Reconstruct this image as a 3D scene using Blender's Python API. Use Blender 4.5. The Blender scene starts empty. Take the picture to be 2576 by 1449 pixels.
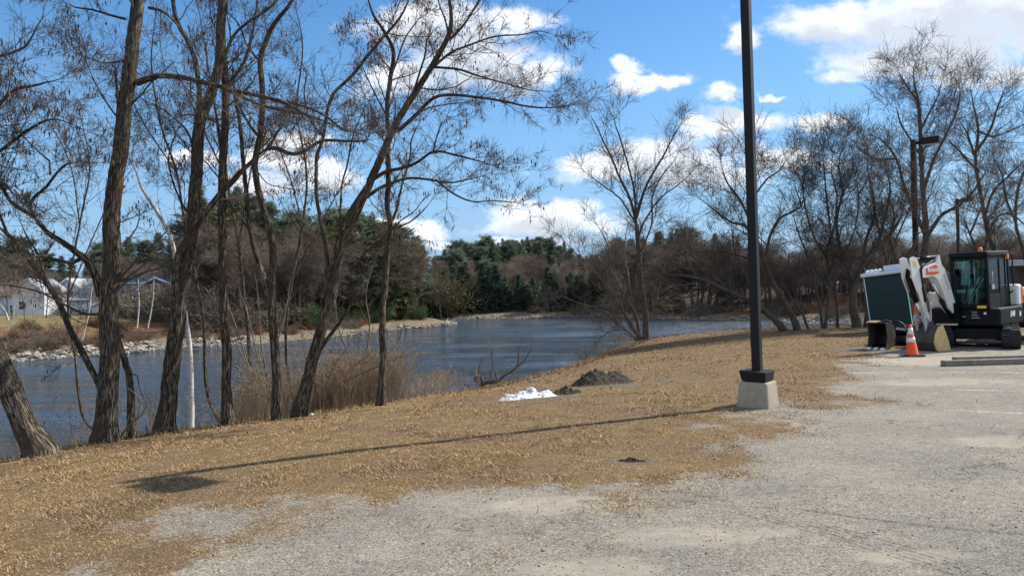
import bpy, math, random
import numpy as np
from mathutils import Vector, Matrix
random.seed(5)
rng = np.random.default_rng(11)
SC = bpy.context.scene
# ------------------------------------------------------------------ camera
EYE = 1.7; FPX = 1874.0; PW, PH = 2576.0, 1449.0; ROLL = math.radians(1.2)
cr, sr = math.cos(ROLL), math.sin(ROLL)
cam_d = bpy.data.cameras.new('camera'); cam = bpy.data.objects.new('camera', cam_d)
SC.collection.objects.link(cam)
cam_d.lens = 36*FPX/PW; cam_d.sensor_width = 36; cam_d.sensor_fit = 'HORIZONTAL'
cam_d.clip_start = 0.1; cam_d.clip_end = 5000
cam.matrix_world = Matrix(((cr, sr, 0, 0), (0, 0, -1, 0), (-sr, cr, 0, EYE), (0, 0, 0, 1)))
SC.camera = cam

def ray(px, py):
    """direction (X,1,Z) in the world of a point of the photograph (2576 wide)"""
    xc = (px-PW/2)/FPX; yc = -(py-PH/2)/FPX
    return xc*cr+yc*sr, -xc*sr+yc*cr
def at(px, py, d):
    X, Z = ray(px, py); return np.array((X*d, d, EYE+Z*d))
def onz(px, py, z):
    X, Z = ray(px, py); d = (z-EYE)/Z; return np.array((X*d, d, z))

# ------------------------------------------------------------------ sun and exposure
SC.view_settings.view_transform = 'Standard'; SC.view_settings.look = 'None'
SC.view_settings.exposure = 0.40; SC.view_settings.gamma = 1.0
SUN = Vector((7.0, 3.15, 7.0)).normalized()
sd = bpy.data.lights.new('sun', 'SUN'); sd.energy = 5.0; sd.angle = math.radians(0.5); sd.color = (1, 0.955, 0.89)
so = bpy.data.objects.new('sun', sd); SC.collection.objects.link(so)
so.rotation_euler = SUN.to_track_quat('Z', 'Y').to_euler()
SUN_EL = math.asin(SUN.z); SUN_ROT = math.atan2(SUN.x, SUN.y)

# ------------------------------------------------------------------ world: sky and clouds by direction
CLOUDS = [(2080,58,230,56),(2330,70,290,120),(2500,60,280,170),(2250,165,190,62),(2480,190,160,40),(2130,205,60,22),
 (1640,203,95,20),(1600,175,45,20),(1750,325,80,36),(1870,305,140,34),(1700,395,170,62),(1560,425,200,38),(1800,430,200,42),(1950,400,140,40),
 (1370,535,150,38),(1400,565,235,30),(1100,75,180,70),(1290,55,150,38),(1180,150,200,80),(1040,205,160,50),
 (1340,190,90,40),(810,460,120,50),(700,415,100,46),(500,410,110,26),(640,475,110,34),(1180,612,330,20),(1000,590,120,24),
 (1830,245,70,24),(2080,305,80,26),(1950,247,30,9),(1850,105,60,46),(760,345,90,26),
 (-300,300,300,60),(3000,300,300,80),(2900,80,300,100)]
def make_world():
    w = bpy.data.worlds.new('World'); SC.world = w; w.use_nodes = True
    nt = w.node_tree; N, L = nt.nodes, nt.links; N.clear()
    def nd(t, **k):
        n = N.new(t)
        for a, b in k.items(): setattr(n, a, b)
        return n
    def mth(op, a, b=None, c=None, clamp=False):
        n = nd('ShaderNodeMath', operation=op); n.use_clamp = clamp
        for i, v in enumerate((a, b, c)):
            if v is None: continue
            if isinstance(v, (int, float)): n.inputs[i].default_value = v
            else: L.new(v, n.inputs[i])
        return n.outputs[0]
    def vm(op, a, b):
        n = nd('ShaderNodeVectorMath', operation=op)
        for i, v in enumerate((a, b)):
            if v is None: continue
            if isinstance(v, tuple): n.inputs[i].default_value = v
            else: L.new(v, n.inputs[i])
        return n
    sky = nd('ShaderNodeTexSky', sky_type='NISHITA'); sky.sun_disc = False
    sky.sun_elevation = SUN_EL; sky.sun_rotation = SUN_ROT; sky.altitude = 100
    sky.air_density = 1.0; sky.dust_density = 0.2; sky.ozone_density = 2.2
    tc = nd('ShaderNodeTexCoord'); sp = nd('ShaderNodeSeparateXYZ'); L.new(tc.outputs['Generated'], sp.inputs[0])
    ysafe = mth('MAXIMUM', sp.outputs[1], 0.05)
    cb = nd('ShaderNodeCombineXYZ'); L.new(mth('DIVIDE', sp.outputs[0], ysafe), cb.inputs[0]); L.new(mth('DIVIDE', sp.outputs[2], ysafe), cb.inputs[1])
    uv = cb.outputs[0]
    def noise(scale, detail, rough, off, sy=1.0):
        m = nd('ShaderNodeMapping'); m.inputs['Location'].default_value = off; m.inputs['Scale'].default_value = (1, sy, 1); L.new(uv, m.inputs[0])
        n = nd('ShaderNodeTexNoise'); n.inputs['Scale'].default_value = scale; n.inputs['Detail'].default_value = detail; n.inputs['Roughness'].default_value = rough
        L.new(m.outputs[0], n.inputs['Vector']); return n
    warp = noise(9, 6, 0.6, (3.1, 1.7, 0)); wv = vm('SUBTRACT', warp.outputs['Color'], (0.5, 0.5, 0.5))
    wsc = vm('MULTIPLY', wv.outputs[0], (0.14, 0.075, 0)); uvw = vm('ADD', uv, wsc.outputs[0]).outputs[0]
    def field(vec):
        cur = None
        for (px, py, rx, ry) in CLOUDS:
            X, Z = ray(px, py)
            s = vm('SUBTRACT', vec, (X, Z, 0)).outputs[0]
            s = vm('MULTIPLY', s, (FPX/rx, FPX/ry, 0)).outputs[0]
            l = nd('ShaderNodeVectorMath', operation='LENGTH'); L.new(s, l.inputs[0])
            cur = l.outputs['Value'] if cur is None else mth('MINIMUM', cur, l.outputs['Value'])
        return mth('SUBTRACT', 1.0, cur)
    f1 = field(uvw)
    f2 = field(vm('ADD', uvw, (0.006, 0.024, 0)).outputs[0])
    fb = noise(13, 10, 0.64, (0.3, 5.2, 0), 1.5)
    fbb = mth('MULTIPLY', mth('SUBTRACT', fb.outputs['Fac'], 0.5), 2.3)
    def sstep(v, lo, hi):
        n = nd('ShaderNodeMapRange', interpolation_type='SMOOTHSTEP'); L.new(v, n.inputs[0])
        n.inputs[1].default_value = lo; n.inputs[2].default_value = hi; return n.outputs[0]
    f1c = mth('MINIMUM', f1, 0.5)
    dens = sstep(mth('ADD', f1c, fbb), -0.20, 0.60)
    thick = sstep(mth('ADD', mth('MINIMUM', f2, 0.6), mth('MULTIPLY', fbb, 1.0)), -0.05, 0.75)
    front = sstep(sp.outputs[1], 0.08, 0.2)
    dens = mth('MULTIPLY', dens, front)
    ov = nd('ShaderNodeTexNoise'); ov.inputs['Scale'].default_value = 2.6; ov.inputs['Detail'].default_value = 9; ov.inputs['Roughness'].default_value = .58; L.new(tc.outputs['Generated'], ov.inputs['Vector'])  # unseen clouds added overhead and behind the camera to whiten the ambient light
    away = mth('MAXIMUM', mth('SUBTRACT', 1.0, front), sstep(sp.outputs[2], 0.46, 0.62))
    dens = mth('MAXIMUM', dens, mth('MULTIPLY', mth('MULTIPLY', sstep(ov.outputs['Fac'], 0.47, 0.60), away), sstep(sp.outputs[2], 0.0, 0.05)))
    mixc = nd('ShaderNodeMix', data_type='RGBA'); L.new(thick, mixc.inputs[0])
    mixc.inputs[6].default_value = (0.93, 0.95, 0.98, 1); mixc.inputs[7].default_value = (0.60, 0.645, 0.72, 1)
    bgs = nd('ShaderNodeBackground'); L.new(sky.outputs[0], bgs.inputs[0]); bgs.inputs[1].default_value = SKYSTR
    hs = nd('ShaderNodeHueSaturation'); hs.inputs['Saturation'].default_value = 1.28; hs.inputs['Value'].default_value = 1.0
    L.new(sky.outputs[0], hs.inputs['Color'])
    mh = nd('ShaderNodeMix', data_type='RGBA'); L.new(sstep(sp.outputs[2], 0.40, -0.10), mh.inputs[0]); L.new(hs.outputs[0], mh.inputs[6]); mh.inputs[7].default_value = (1.55, 2.95, 5.1, 1)
    L.new(mh.outputs[2], bgs.inputs[0])
    bgc = nd('ShaderNodeBackground'); L.new(mixc.outputs[2], bgc.inputs[0]); bgc.inputs[1].default_value = 0.95
    ms = nd('ShaderNodeMixShader'); L.new(mth('MULTIPLY', dens, 0.96), ms.inputs[0]); L.new(bgs.outputs[0], ms.inputs[1]); L.new(bgc.outputs[0], ms.inputs[2])
    out = nd('ShaderNodeOutputWorld'); L.new(ms.outputs[0], out.inputs[0])
SKYSTR = 0.125
make_world()

# ------------------------------------------------------------------ helpers
def tag(o, label=None, cat=None, group=None, kind=None):
    if label: o['label'] = label
    if cat: o['category'] = cat
    if group: o['group'] = group
    if kind: o['kind'] = kind
    return o
def link(o, parent=None):
    SC.collection.objects.link(o)
    if parent is not None: o.parent = parent
    return o
def empty(name, loc=(0, 0, 0), rz=0, label=None, cat=None, group=None):
    o = bpy.data.objects.new(name, None); o.empty_display_size = 0.2; o.location = tuple(loc); o.rotation_euler = (0, 0, rz)
    link(o); return tag(o, label, cat, group)
def mesh_np(name, V, quads=None, tris=None, mats=(), parent=None, smooth=False, attrs=None, midx=None, origin=None):
    V = np.asarray(V, dtype=np.float32).reshape(-1, 3)
    if origin is not None: V = V-np.asarray(origin, dtype=np.float32)
    q = np.zeros((0, 4), np.int32) if quads is None else np.asarray(quads, np.int32).reshape(-1, 4)
    t = np.zeros((0, 3), np.int32) if tris is None else np.asarray(tris, np.int32).reshape(-1, 3)
    me = bpy.data.meshes.new(name)
    nl = len(q)*4+len(t)*3
    me.vertices.add(len(V)); me.vertices.foreach_set('co', V.ravel())
    me.loops.add(nl); me.loops.foreach_set('vertex_index', np.concatenate([q.ravel(), t.ravel()]).astype(np.int32))
    me.polygons.add(len(q)+len(t))
    ls = np.concatenate([np.arange(len(q))*4, len(q)*4+np.arange(len(t))*3]).astype(np.int32)
    me.polygons.foreach_set('loop_start', ls)
    if midx is not None: me.polygons.foreach_set('material_index', np.asarray(midx, np.int32))
    me.update(calc_edges=True)
    me.polygons.foreach_set('use_smooth', np.full(len(ls), smooth, dtype=bool))
    for m in mats: me.materials.append(m)
    if attrs:
        for k, a in attrs.items():
            a = np.asarray(a, np.float32)
            if a.ndim == 1: at_ = me.attributes.new(k, 'FLOAT', 'POINT'); at_.data.foreach_set('value', a)
            else: at_ = me.attributes.new(k, 'FLOAT_VECTOR', 'POINT'); at_.data.foreach_set('vector', a.ravel())
    o = bpy.data.objects.new(name, me)
    link(o, parent); return o

class MB:
    """collects simple solids and builds ONE mesh object"""
    def __init__(s): s.V = []; s.F = []; s.M = []; s.S = []
    def add(s, vs, fs, m=0, smooth=False):
        b = len(s.V); s.V += [tuple(v) for v in vs]
        for f in fs: s.F.append(tuple(b+i for i in f)); s.M.append(m); s.S.append(smooth)
    def box(s, x0, x1, y0, y1, z0, z1, m=0):
        s.add([(x0,y0,z0),(x1,y0,z0),(x1,y1,z0),(x0,y1,z0),(x0,y0,z1),(x1,y0,z1),(x1,y1,z1),(x0,y1,z1)],
              [(0,3,2,1),(4,5,6,7),(0,1,5,4),(1,2,6,5),(2,3,7,6),(3,0,4,7)], m)
    def prism(s, poly, fn, t0, t1, m=0, smooth=False):
        """poly: list of (a,b); fn(a,b,t)->xyz"""
        n = len(poly); vs = [fn(a, b, t0) for a, b in poly]+[fn(a, b, t1) for a, b in poly]
        s.add(vs, [tuple(range(n))[::-1], tuple(range(n, 2*n))]+[(i, (i+1) % n, n+(i+1) % n, n+i) for i in range(n)], m, smooth)
    def tube(s, pts, r, k=8, m=0, caps=True):
        pts = [Vector(p) for p in pts]; n = len(pts)
        rs = r if isinstance(r, (list, tuple)) else [r]*n
        vs = []; u = None
        for i, p in enumerate(pts):
            t = (pts[min(i+1, n-1)]-pts[max(i-1, 0)]).normalized()
            if u is None: u = t.orthogonal().normalized()
            u = (u-t*u.dot(t)).normalized(); w = t.cross(u)
            for j in range(k):
                a = 2*math.pi*j/k; vs.append(p+(u*math.cos(a)+w*math.sin(a))*rs[i])
        fs = [(i*k+j, i*k+(j+1) % k, (i+1)*k+(j+1) % k, (i+1)*k+j) for i in range(n-1) for j in range(k)]
        b = len(s.V); s.V += [tuple(v) for v in vs]
        for f in fs: s.F.append(tuple(b+i for i in f)); s.M.append(m); s.S.append(True)
        if caps:
            s.F.append(tuple(b+j for j in range(k))[::-1]); s.M.append(m); s.S.append(False)
            s.F.append(tuple(b+(n-1)*k+j for j in range(k))); s.M.append(m); s.S.append(False)
    def lathe(s, prof, c=(0, 0, 0), k=24, m=0):
        vs = [(c[0]+r*math.cos(2*math.pi*j/k), c[1]+r*math.sin(2*math.pi*j/k), c[2]+z) for r, z in prof for j in range(k)]
        n = len(prof)
        s.add(vs, [(i*k+j, i*k+(j+1) % k, (i+1)*k+(j+1) % k, (i+1)*k+j) for i in range(n-1) for j in range(k)], m, True)
        s.F.append(tuple(len(s.V)-n*k+j for j in range(k))[::-1]); s.M.append(m); s.S.append(False)
        s.F.append(tuple(len(s.V)-k+j for j in range(k))); s.M.append(m); s.S.append(False)
    def build(s, name, mats, parent=None, bevel=0, loc=None, rz=0):
        me = bpy.data.meshes.new(name); me.from_pydata(s.V, [], s.F)
        if not isinstance(mats, (list, tuple)): mats = [mats]
        for m in mats: me.materials.append(m)
        me.polygons.foreach_set('material_index', s.M); me.polygons.foreach_set('use_smooth', s.S)
        o = bpy.data.objects.new(name, me); link(o, parent)
        if loc is not None: o.location = tuple(loc)
        o.rotation_euler = (0, 0, rz)
        if bevel:
            b = o.modifiers.new('bevel', 'BEVEL'); b.width = bevel; b.segments = 2; b.limit_method = 'ANGLE'; b.angle_limit = math.radians(40)
        return o
def copy_tree(o, parent=None):
    c = o.copy(); SC.collection.objects.link(c)
    if parent is not None: c.parent = parent
    for ch in list(o.children): copy_tree(ch, c)
    return c

# numpy value noise
def _h(*a):
    n = np.zeros(np.shape(a[0]), np.uint64)
    for i, v in enumerate(a): n = (n*np.uint64(0x9E3779B1)+(v.astype(np.int64)+100000).astype(np.uint64)*np.uint64([374761393, 668265263, 2147483647][i % 3]))
    n ^= n >> np.uint64(13); n = n*np.uint64(1274126177); n ^= n >> np.uint64(16); n = n*np.uint64(2654435761); n ^= n >> np.uint64(15)
    return (n & np.uint64(0xFFFFFF)).astype(np.float64)/0xFFFFFF
def vn2(x, y, seed=0):
    x = np.asarray(x, float)+seed*17.3; y = np.asarray(y, float)+seed*9.1
    i, j = np.floor(x), np.floor(y); u, v = x-i, y-j; u = u*u*(3-2*u); v = v*v*(3-2*v)
    return (_h(i, j)*(1-u)+_h(i+1, j)*u)*(1-v)+(_h(i, j+1)*(1-u)+_h(i+1, j+1)*u)*v
def vn3(x, y, z):
    i, j, k = np.floor(x), np.floor(y), np.floor(z); u, v, w = x-i, y-j, z-k
    u = u*u*(3-2*u); v = v*v*(3-2*v); w = w*w*(3-2*w)
    def pl(k): return (_h(i, j, k)*(1-u)+_h(i+1, j, k)*u)*(1-v)+(_h(i, j+1, k)*(1-u)+_h(i+1, j+1, k)*u)*v
    return pl(k)*(1-w)+pl(k+1)*w
def fb2(x, y, o=4, seed=0):
    s = 0; a = 0.5; t = 0
    for k in range(o): s = s+a*vn2(x*2**k, y*2**k, seed+k*3); t += a; a *= 0.55
    return s/t
def sst(v, a, b):
    t = np.clip((v-a)/(b-a), 0, 1); return t*t*(3-2*t)
def sdist(x, y, pl, land_right=True):
    """signed distance to an open polyline, positive on its right-hand side"""
    x = np.asarray(x, float); y = np.asarray(y, float)
    best = np.full(x.shape, 1e9); sg = np.ones(x.shape)
    for (a, b) in zip(pl[:-1], pl[1:]):
        dx, dy = b[0]-a[0], b[1]-a[1]; L2 = dx*dx+dy*dy
        t = np.clip(((x-a[0])*dx+(y-a[1])*dy)/L2, 0, 1)
        d = np.hypot(x-a[0]-t*dx, y-a[1]-t*dy); c = dx*(y-a[1])-dy*(x-a[0])
        m = d < best-1e-9; best = np.where(m, d, best); sg = np.where(m, np.where(c < 0, 1, -1), sg)
    return best*sg

# ------------------------------------------------------------------ materials
def mat(name, build):
    m = bpy.data.materials.new(name); m.use_nodes = True; nt = m.node_tree; nt.nodes.clear()
    out = nt.nodes.new('ShaderNodeOutputMaterial'); b = nt.nodes.new('ShaderNodeBsdfPrincipled')
    nt.links.new(b.outputs[0], out.inputs[0]); build(NT(nt, b, out)); return m
class NT:
    def __init__(s, nt, b, out): s.nt = nt; s.b = b; s.out = out; s.N = nt.nodes; s.L = nt.links
    def n(s, t, **k):
        x = s.N.new(t)
        for a, v in k.items(): setattr(x, a, v)
        return x
    def set(s, inp, v):
        if isinstance(v, bpy.types.NodeSocket): s.L.new(v, inp)
        else:
            if isinstance(v, tuple) and len(v) == 3 and inp.type == 'RGBA': v = (*v, 1)
            inp.default_value = v
    def coord(s, kind='Object'): return s.n('ShaderNodeTexCoord').outputs[kind]
    def attr(s, name, out='Fac'): a = s.n('ShaderNodeAttribute'); a.attribute_name = name; return a.outputs[out]
    def mapp(s, v, sc=(1, 1, 1), loc=(0, 0, 0), rot=(0, 0, 0)):
        m = s.n('ShaderNodeMapping'); s.L.new(v, m.inputs[0]); m.inputs['Scale'].default_value = sc; m.inputs['Location'].default_value = loc; m.inputs['Rotation'].default_value = rot; return m.outputs[0]
    def noise(s, v, scale, detail=4, rough=0.55, out='Fac'):
        x = s.n('ShaderNodeTexNoise'); s.L.new(v, x.inputs['Vector']); x.inputs['Scale'].default_value = scale; x.inputs['Detail'].default_value = detail; x.inputs['Roughness'].default_value = rough; return x.outputs[out]
    def voro(s, v, scale, feat='F1', out='Distance'):
        x = s.n('ShaderNodeTexVoronoi', feature=feat); s.L.new(v, x.inputs['Vector']); x.inputs['Scale'].default_value = scale; return x.outputs[out]
    def ramp(s, f, stops):
        r = s.n('ShaderNodeValToRGB'); s.L.new(f, r.inputs[0]); e = r.color_ramp.elements
        while len(e) < len(stops): e.new(0.5)
        for i, (p, c) in enumerate(stops): e[i].position = p; e[i].color = (*c, 1) if len(c) == 3 else c
        return r.outputs[0]
    def mix(s, f, a, b, mode='MIX'):
        m = s.n('ShaderNodeMix', data_type='RGBA', blend_type=mode); s.set(m.inputs[0], f); s.set(m.inputs[6], a); s.set(m.inputs[7], b); return m.outputs[2]
    def m(s, op, a, b=None, clamp=False):
        x = s.n('ShaderNodeMath', operation=op); x.use_clamp = clamp; s.set(x.inputs[0], a)
        if b is not None: s.set(x.inputs[1], b)
        return x.outputs[0]
    def mr(s, v, a, b, c=0., d=1.):
        x = s.n('ShaderNodeMapRange', interpolation_type='SMOOTHSTEP'); s.L.new(v, x.inputs[0])
        for i, k in enumerate((a, b, c, d)): x.inputs[i+1].default_value = k
        return x.outputs[0]
    def bump(s, h, st=0.5, dist=0.02):
        x = s.n('ShaderNodeBump'); s.L.new(h, x.inputs['Height']); x.inputs['Strength'].default_value = st; x.inputs['Distance'].default_value = dist; s.L.new(x.outputs[0], s.b.inputs['Normal'])
    def bc(s, v, rough=0.8, spec=0.3, metal=0):
        s.set(s.b.inputs['Base Color'], v); s.set(s.b.inputs['Roughness'], rough); s.b.inputs['Specular IOR Level'].default_value = spec; s.b.inputs['Metallic'].default_value = metal

def plain(name, col, rough=0.5, metal=0, var=0.18, scale=6, spec=0.4, dirt=None):
    def f(t):
        n = t.noise(t.coord(), scale, 6, 0.65)
        a = tuple(c*(1-var) for c in col); b = tuple(min(1, c*(1+var)) for c in col)
        c = t.ramp(n, [(0.3, a), (0.7, b)])
        if dirt: c = t.mix(t.mr(t.noise(t.mapp(t.coord(), (1, 1, 0.6)), 3.3, 8, 0.7), 0.5, 0.72), c, dirt)
        t.bc(c, t.m('ADD', t.m('MULTIPLY', n, 0.2), rough-0.1), spec, metal)
        t.bump(t.noise(t.coord(), scale*6, 3), 0.08, 0.005)
    return mat(name, f)
def bark(name, dark, mid, light, rough=0.95, k=1.0):
    def f(t):
        v = t.attr('barkco', 'Vector')
        r = t.noise(t.mapp(v, (26*k, 26*k, 4.2*k)), 1.0, 5, 0.6)
        r = t.m('ABSOLUTE', t.m('SUBTRACT', r, 0.5)); fur = t.mr(r, 0.0, 0.11)
        big = t.noise(t.mapp(v, (3, 3, 1.2)), 1.0, 4)
        c = t.ramp(fur, [(0.0, dark), (0.45, mid), (1.0, light)])
        c = t.mix(t.mr(big, 0.42, 0.68), c, mid)
        fine = t.noise(t.mapp(v, (90, 90, 25)), 1.0, 4)
        c = t.mix(0.5, c, t.ramp(fine, [(0.3, (0.35,)*3), (0.7, (1.25,)*3)]), 'MULTIPLY')
        t.bc(c, rough, 0.15)
        t.bump(t.m('ADD', fur, t.m('MULTIPLY', fine, 0.4)), 0.9, 0.02)
    return mat(name, f)
M_bark = bark('locust_bark', (0.026, 0.020, 0.015), (0.115, 0.089, 0.064), (0.28, 0.225, 0.165))
M_branch = plain('branch_bark', (0.105, 0.082, 0.067), 0.9, var=0.45, scale=1.5, spec=0.1)
M_branch_pale = plain('pale_branch_bark', (0.17, 0.135, 0.105), 0.9, var=0.35, scale=1.5, spec=0.1)
M_bark_far = plain('dark_bark', (0.10, 0.078, 0.062), 0.95, var=0.4, scale=4, spec=0.1)
M_pod = plain('seed_pod_skin', (0.085, 0.045, 0.028), 0.6, var=0.5, scale=3)
M_leafdry = plain('dry_leaf', (0.19, 0.085, 0.04), 0.8, var=0.5, scale=3)
def f(t):
    v = t.attr('barkco', 'Vector')
    n = t.noise(t.mapp(v, (7, 7, 55)), 1.0, 3, 0.6); m2 = t.noise(t.mapp(v, (14, 14, 10)), 1.0, 3)
    c = t.mix(t.mr(n, 0.60, 0.66), (0.62, 0.58, 0.52), (0.06, 0.05, 0.045)); c = t.mix(t.mr(m2, 0.66, 0.72), c, (0.09, 0.07, 0.06))
    t.bc(c, 0.75, 0.2); t.bump(n, 0.4, 0.01)
M_birch = mat('birch_bark', f)

def foliage(name, c1, c2, c3, rough=0.6):
    def f(t):
        r = t.attr('tint'); oi = t.n('ShaderNodeObjectInfo').outputs['Random']
        c = t.ramp(t.m('FRACT', t.m('ADD', r, t.m('MULTIPLY', oi, 0.0))), [(0.0, c1), (0.5, c2), (1.0, c3)])
        g = t.m('ADD', 0.75, t.m('MULTIPLY', oi, 0.5)); cc = t.n('ShaderNodeCombineXYZ')
        for i in range(3): t.L.new(g, cc.inputs[i])
        c = t.mix(1.0, c, cc.outputs[0], 'MULTIPLY')
        t.bc(c, rough, 0.2)
        tr = t.n('ShaderNodeBsdfTranslucent'); t.L.new(c, tr.inputs[0]); ms = t.n('ShaderNodeMixShader'); ms.inputs[0].default_value = 0.3
        t.L.new(t.b.outputs[0], ms.inputs[1]); t.L.new(tr.outputs[0], ms.inputs[2]); t.L.new(ms.outputs[0], t.out.inputs[0])
    return mat(name, f)
M_pine = foliage('pine_needles', (0.07, 0.10, 0.065), (0.14, 0.175, 0.115), (0.23, 0.26, 0.175))
M_spruce = foliage('spruce_needles', (0.035, 0.065, 0.05), (0.08, 0.125, 0.09), (0.14, 0.19, 0.13))
M_green = foliage('evergreen_shrub_leaves', (0.02, 0.045, 0.018), (0.045, 0.08, 0.028), (0.09, 0.13, 0.045))
M_olive = foliage('olive_leaves', (0.06, 0.062, 0.025), (0.10, 0.095, 0.04), (0.15, 0.13, 0.06))
M_twig_grey = foliage('grey_brown_twigs', (0.14, 0.118, 0.085), (0.225, 0.19, 0.14), (0.33, 0.28, 0.215), 0.9)
M_twig_red = foliage('reddish_twigs', (0.15, 0.105, 0.078), (0.24, 0.175, 0.13), (0.33, 0.25, 0.19), 0.9)
M_twig_dark = foliage('dark_twigs', (0.10, 0.078, 0.065), (0.15, 0.12, 0.10), (0.21, 0.165, 0.14), 0.9)
M_olivepine = foliage('olive_pine_needles', (0.06, 0.075, 0.03), (0.12, 0.135, 0.055), (0.20, 0.20, 0.09))
M_brush = foliage('rust_brush', (0.14, 0.07, 0.035), (0.24, 0.13, 0.07), (0.34, 0.20, 0.11), 0.9)
M_weed = foliage('dry_weed_stalks', (0.32, 0.23, 0.14), (0.46, 0.36, 0.24), (0.60, 0.49, 0.35), 0.9)
# ------------------------------------------------------------------ terrain
ZC = -0.55; ZW = -3.6
CREST = [(-60., -60.), (-22., -25.), (-14., -4.), (-10.5, 4.5)]+[tuple(onz(px, py, ZC)[:2]) for px, py in
         ((0,1160),(240,1115),(560,1070),(760,1048),(1000,1010),(1250,973),(1440,926),(1560,880),(1635,852),(1780,839),(1900,832),(2170,823))]+[(25., 36.), (45., 37.), (120., 30.)]
FAR = [(-400., 60.), (-120., 48.)]+[tuple(onz(px, py, ZW)[:2]) for px, py in ((-400,950),(60,907),(250,893),(440,876),(640,866),(850,846),(1000,829),(1146,817))]+\
      [(-9., 118.), (-14., 134.)]+[tuple(onz(px, py, ZW)[:2]) for px, py in ((1300,799.5),(1500,797),(1600,801),(1760,805),(2000,807),(2400,808))]+[(90., 88.), (400., 60.)]
def Hn(x, y):
    s = sdist(x, y, CREST); x = np.asarray(x, float); y = np.asarray(y, float)
    up = ZC*np.clip(1-s/7.5, 0, 1)**2
    t = np.maximum(-s, 0)
    dn = ZC-np.where(t < 2, 0.147*t+0.17*t*t, 0.147*2+0.17*4+0.83*(t-2))
    z = np.where(s > 0, up, np.maximum(dn, -6.0))
    return z+0.05*(fb2(x*0.5, y*0.5, 3)-0.5)*sst(s, 8, 0)+0.022*(fb2(x*2.2, y*2.2, 3, 4)-0.5)*sst(s, 9, 2)
def hz(x, y): return float(Hn(np.array([x]), np.array([y]))[0])
def gnd(px, py):
    X, Z = ray(px, py); d = np.concatenate([np.arange(2, 60, 0.01), np.arange(60, 400, 0.2)])
    h = Hn(X*d, d); k = np.argmax(EYE+Z*d < h); d = d[k]; return np.array((X*d, d, h[k]))
def gcr(px, py):
    """like gnd, but never past the crest of the bank"""
    for k in range(60):
        p = gnd(px, py+k*3)
        if p[1] < 60 and sdist(p[0], p[1], CREST) > -0.35: return p
    return p
# lot edge
LOT = [(-40., -20.), (-12., 0.)]+[tuple(onz(px, py, -0.03)[:2]) for px, py in ((-300,1560),(150,1449),(520,1330),(900,1262),(1300,1215),(1600,1165),(1780,1105),(1880,1052),(1980,1003),(2060,965),(2120,925),(2190,893),(2330,868),(2480,848))]+[(24., 27.), (60., 30.)]
def pave(x, y):
    s = sdist(x, y, LOT)
    n = fb2(x*0.9, y*0.9, 4, 7)-0.5; n2 = fb2(x*4.5, y*4.5, 3, 9)-0.5
    # gravelly bare spots in the turf near the lot
    q = s+3.3*n+1.1*n2-.45
    return sst(q, -1.15, 0.95)

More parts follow.
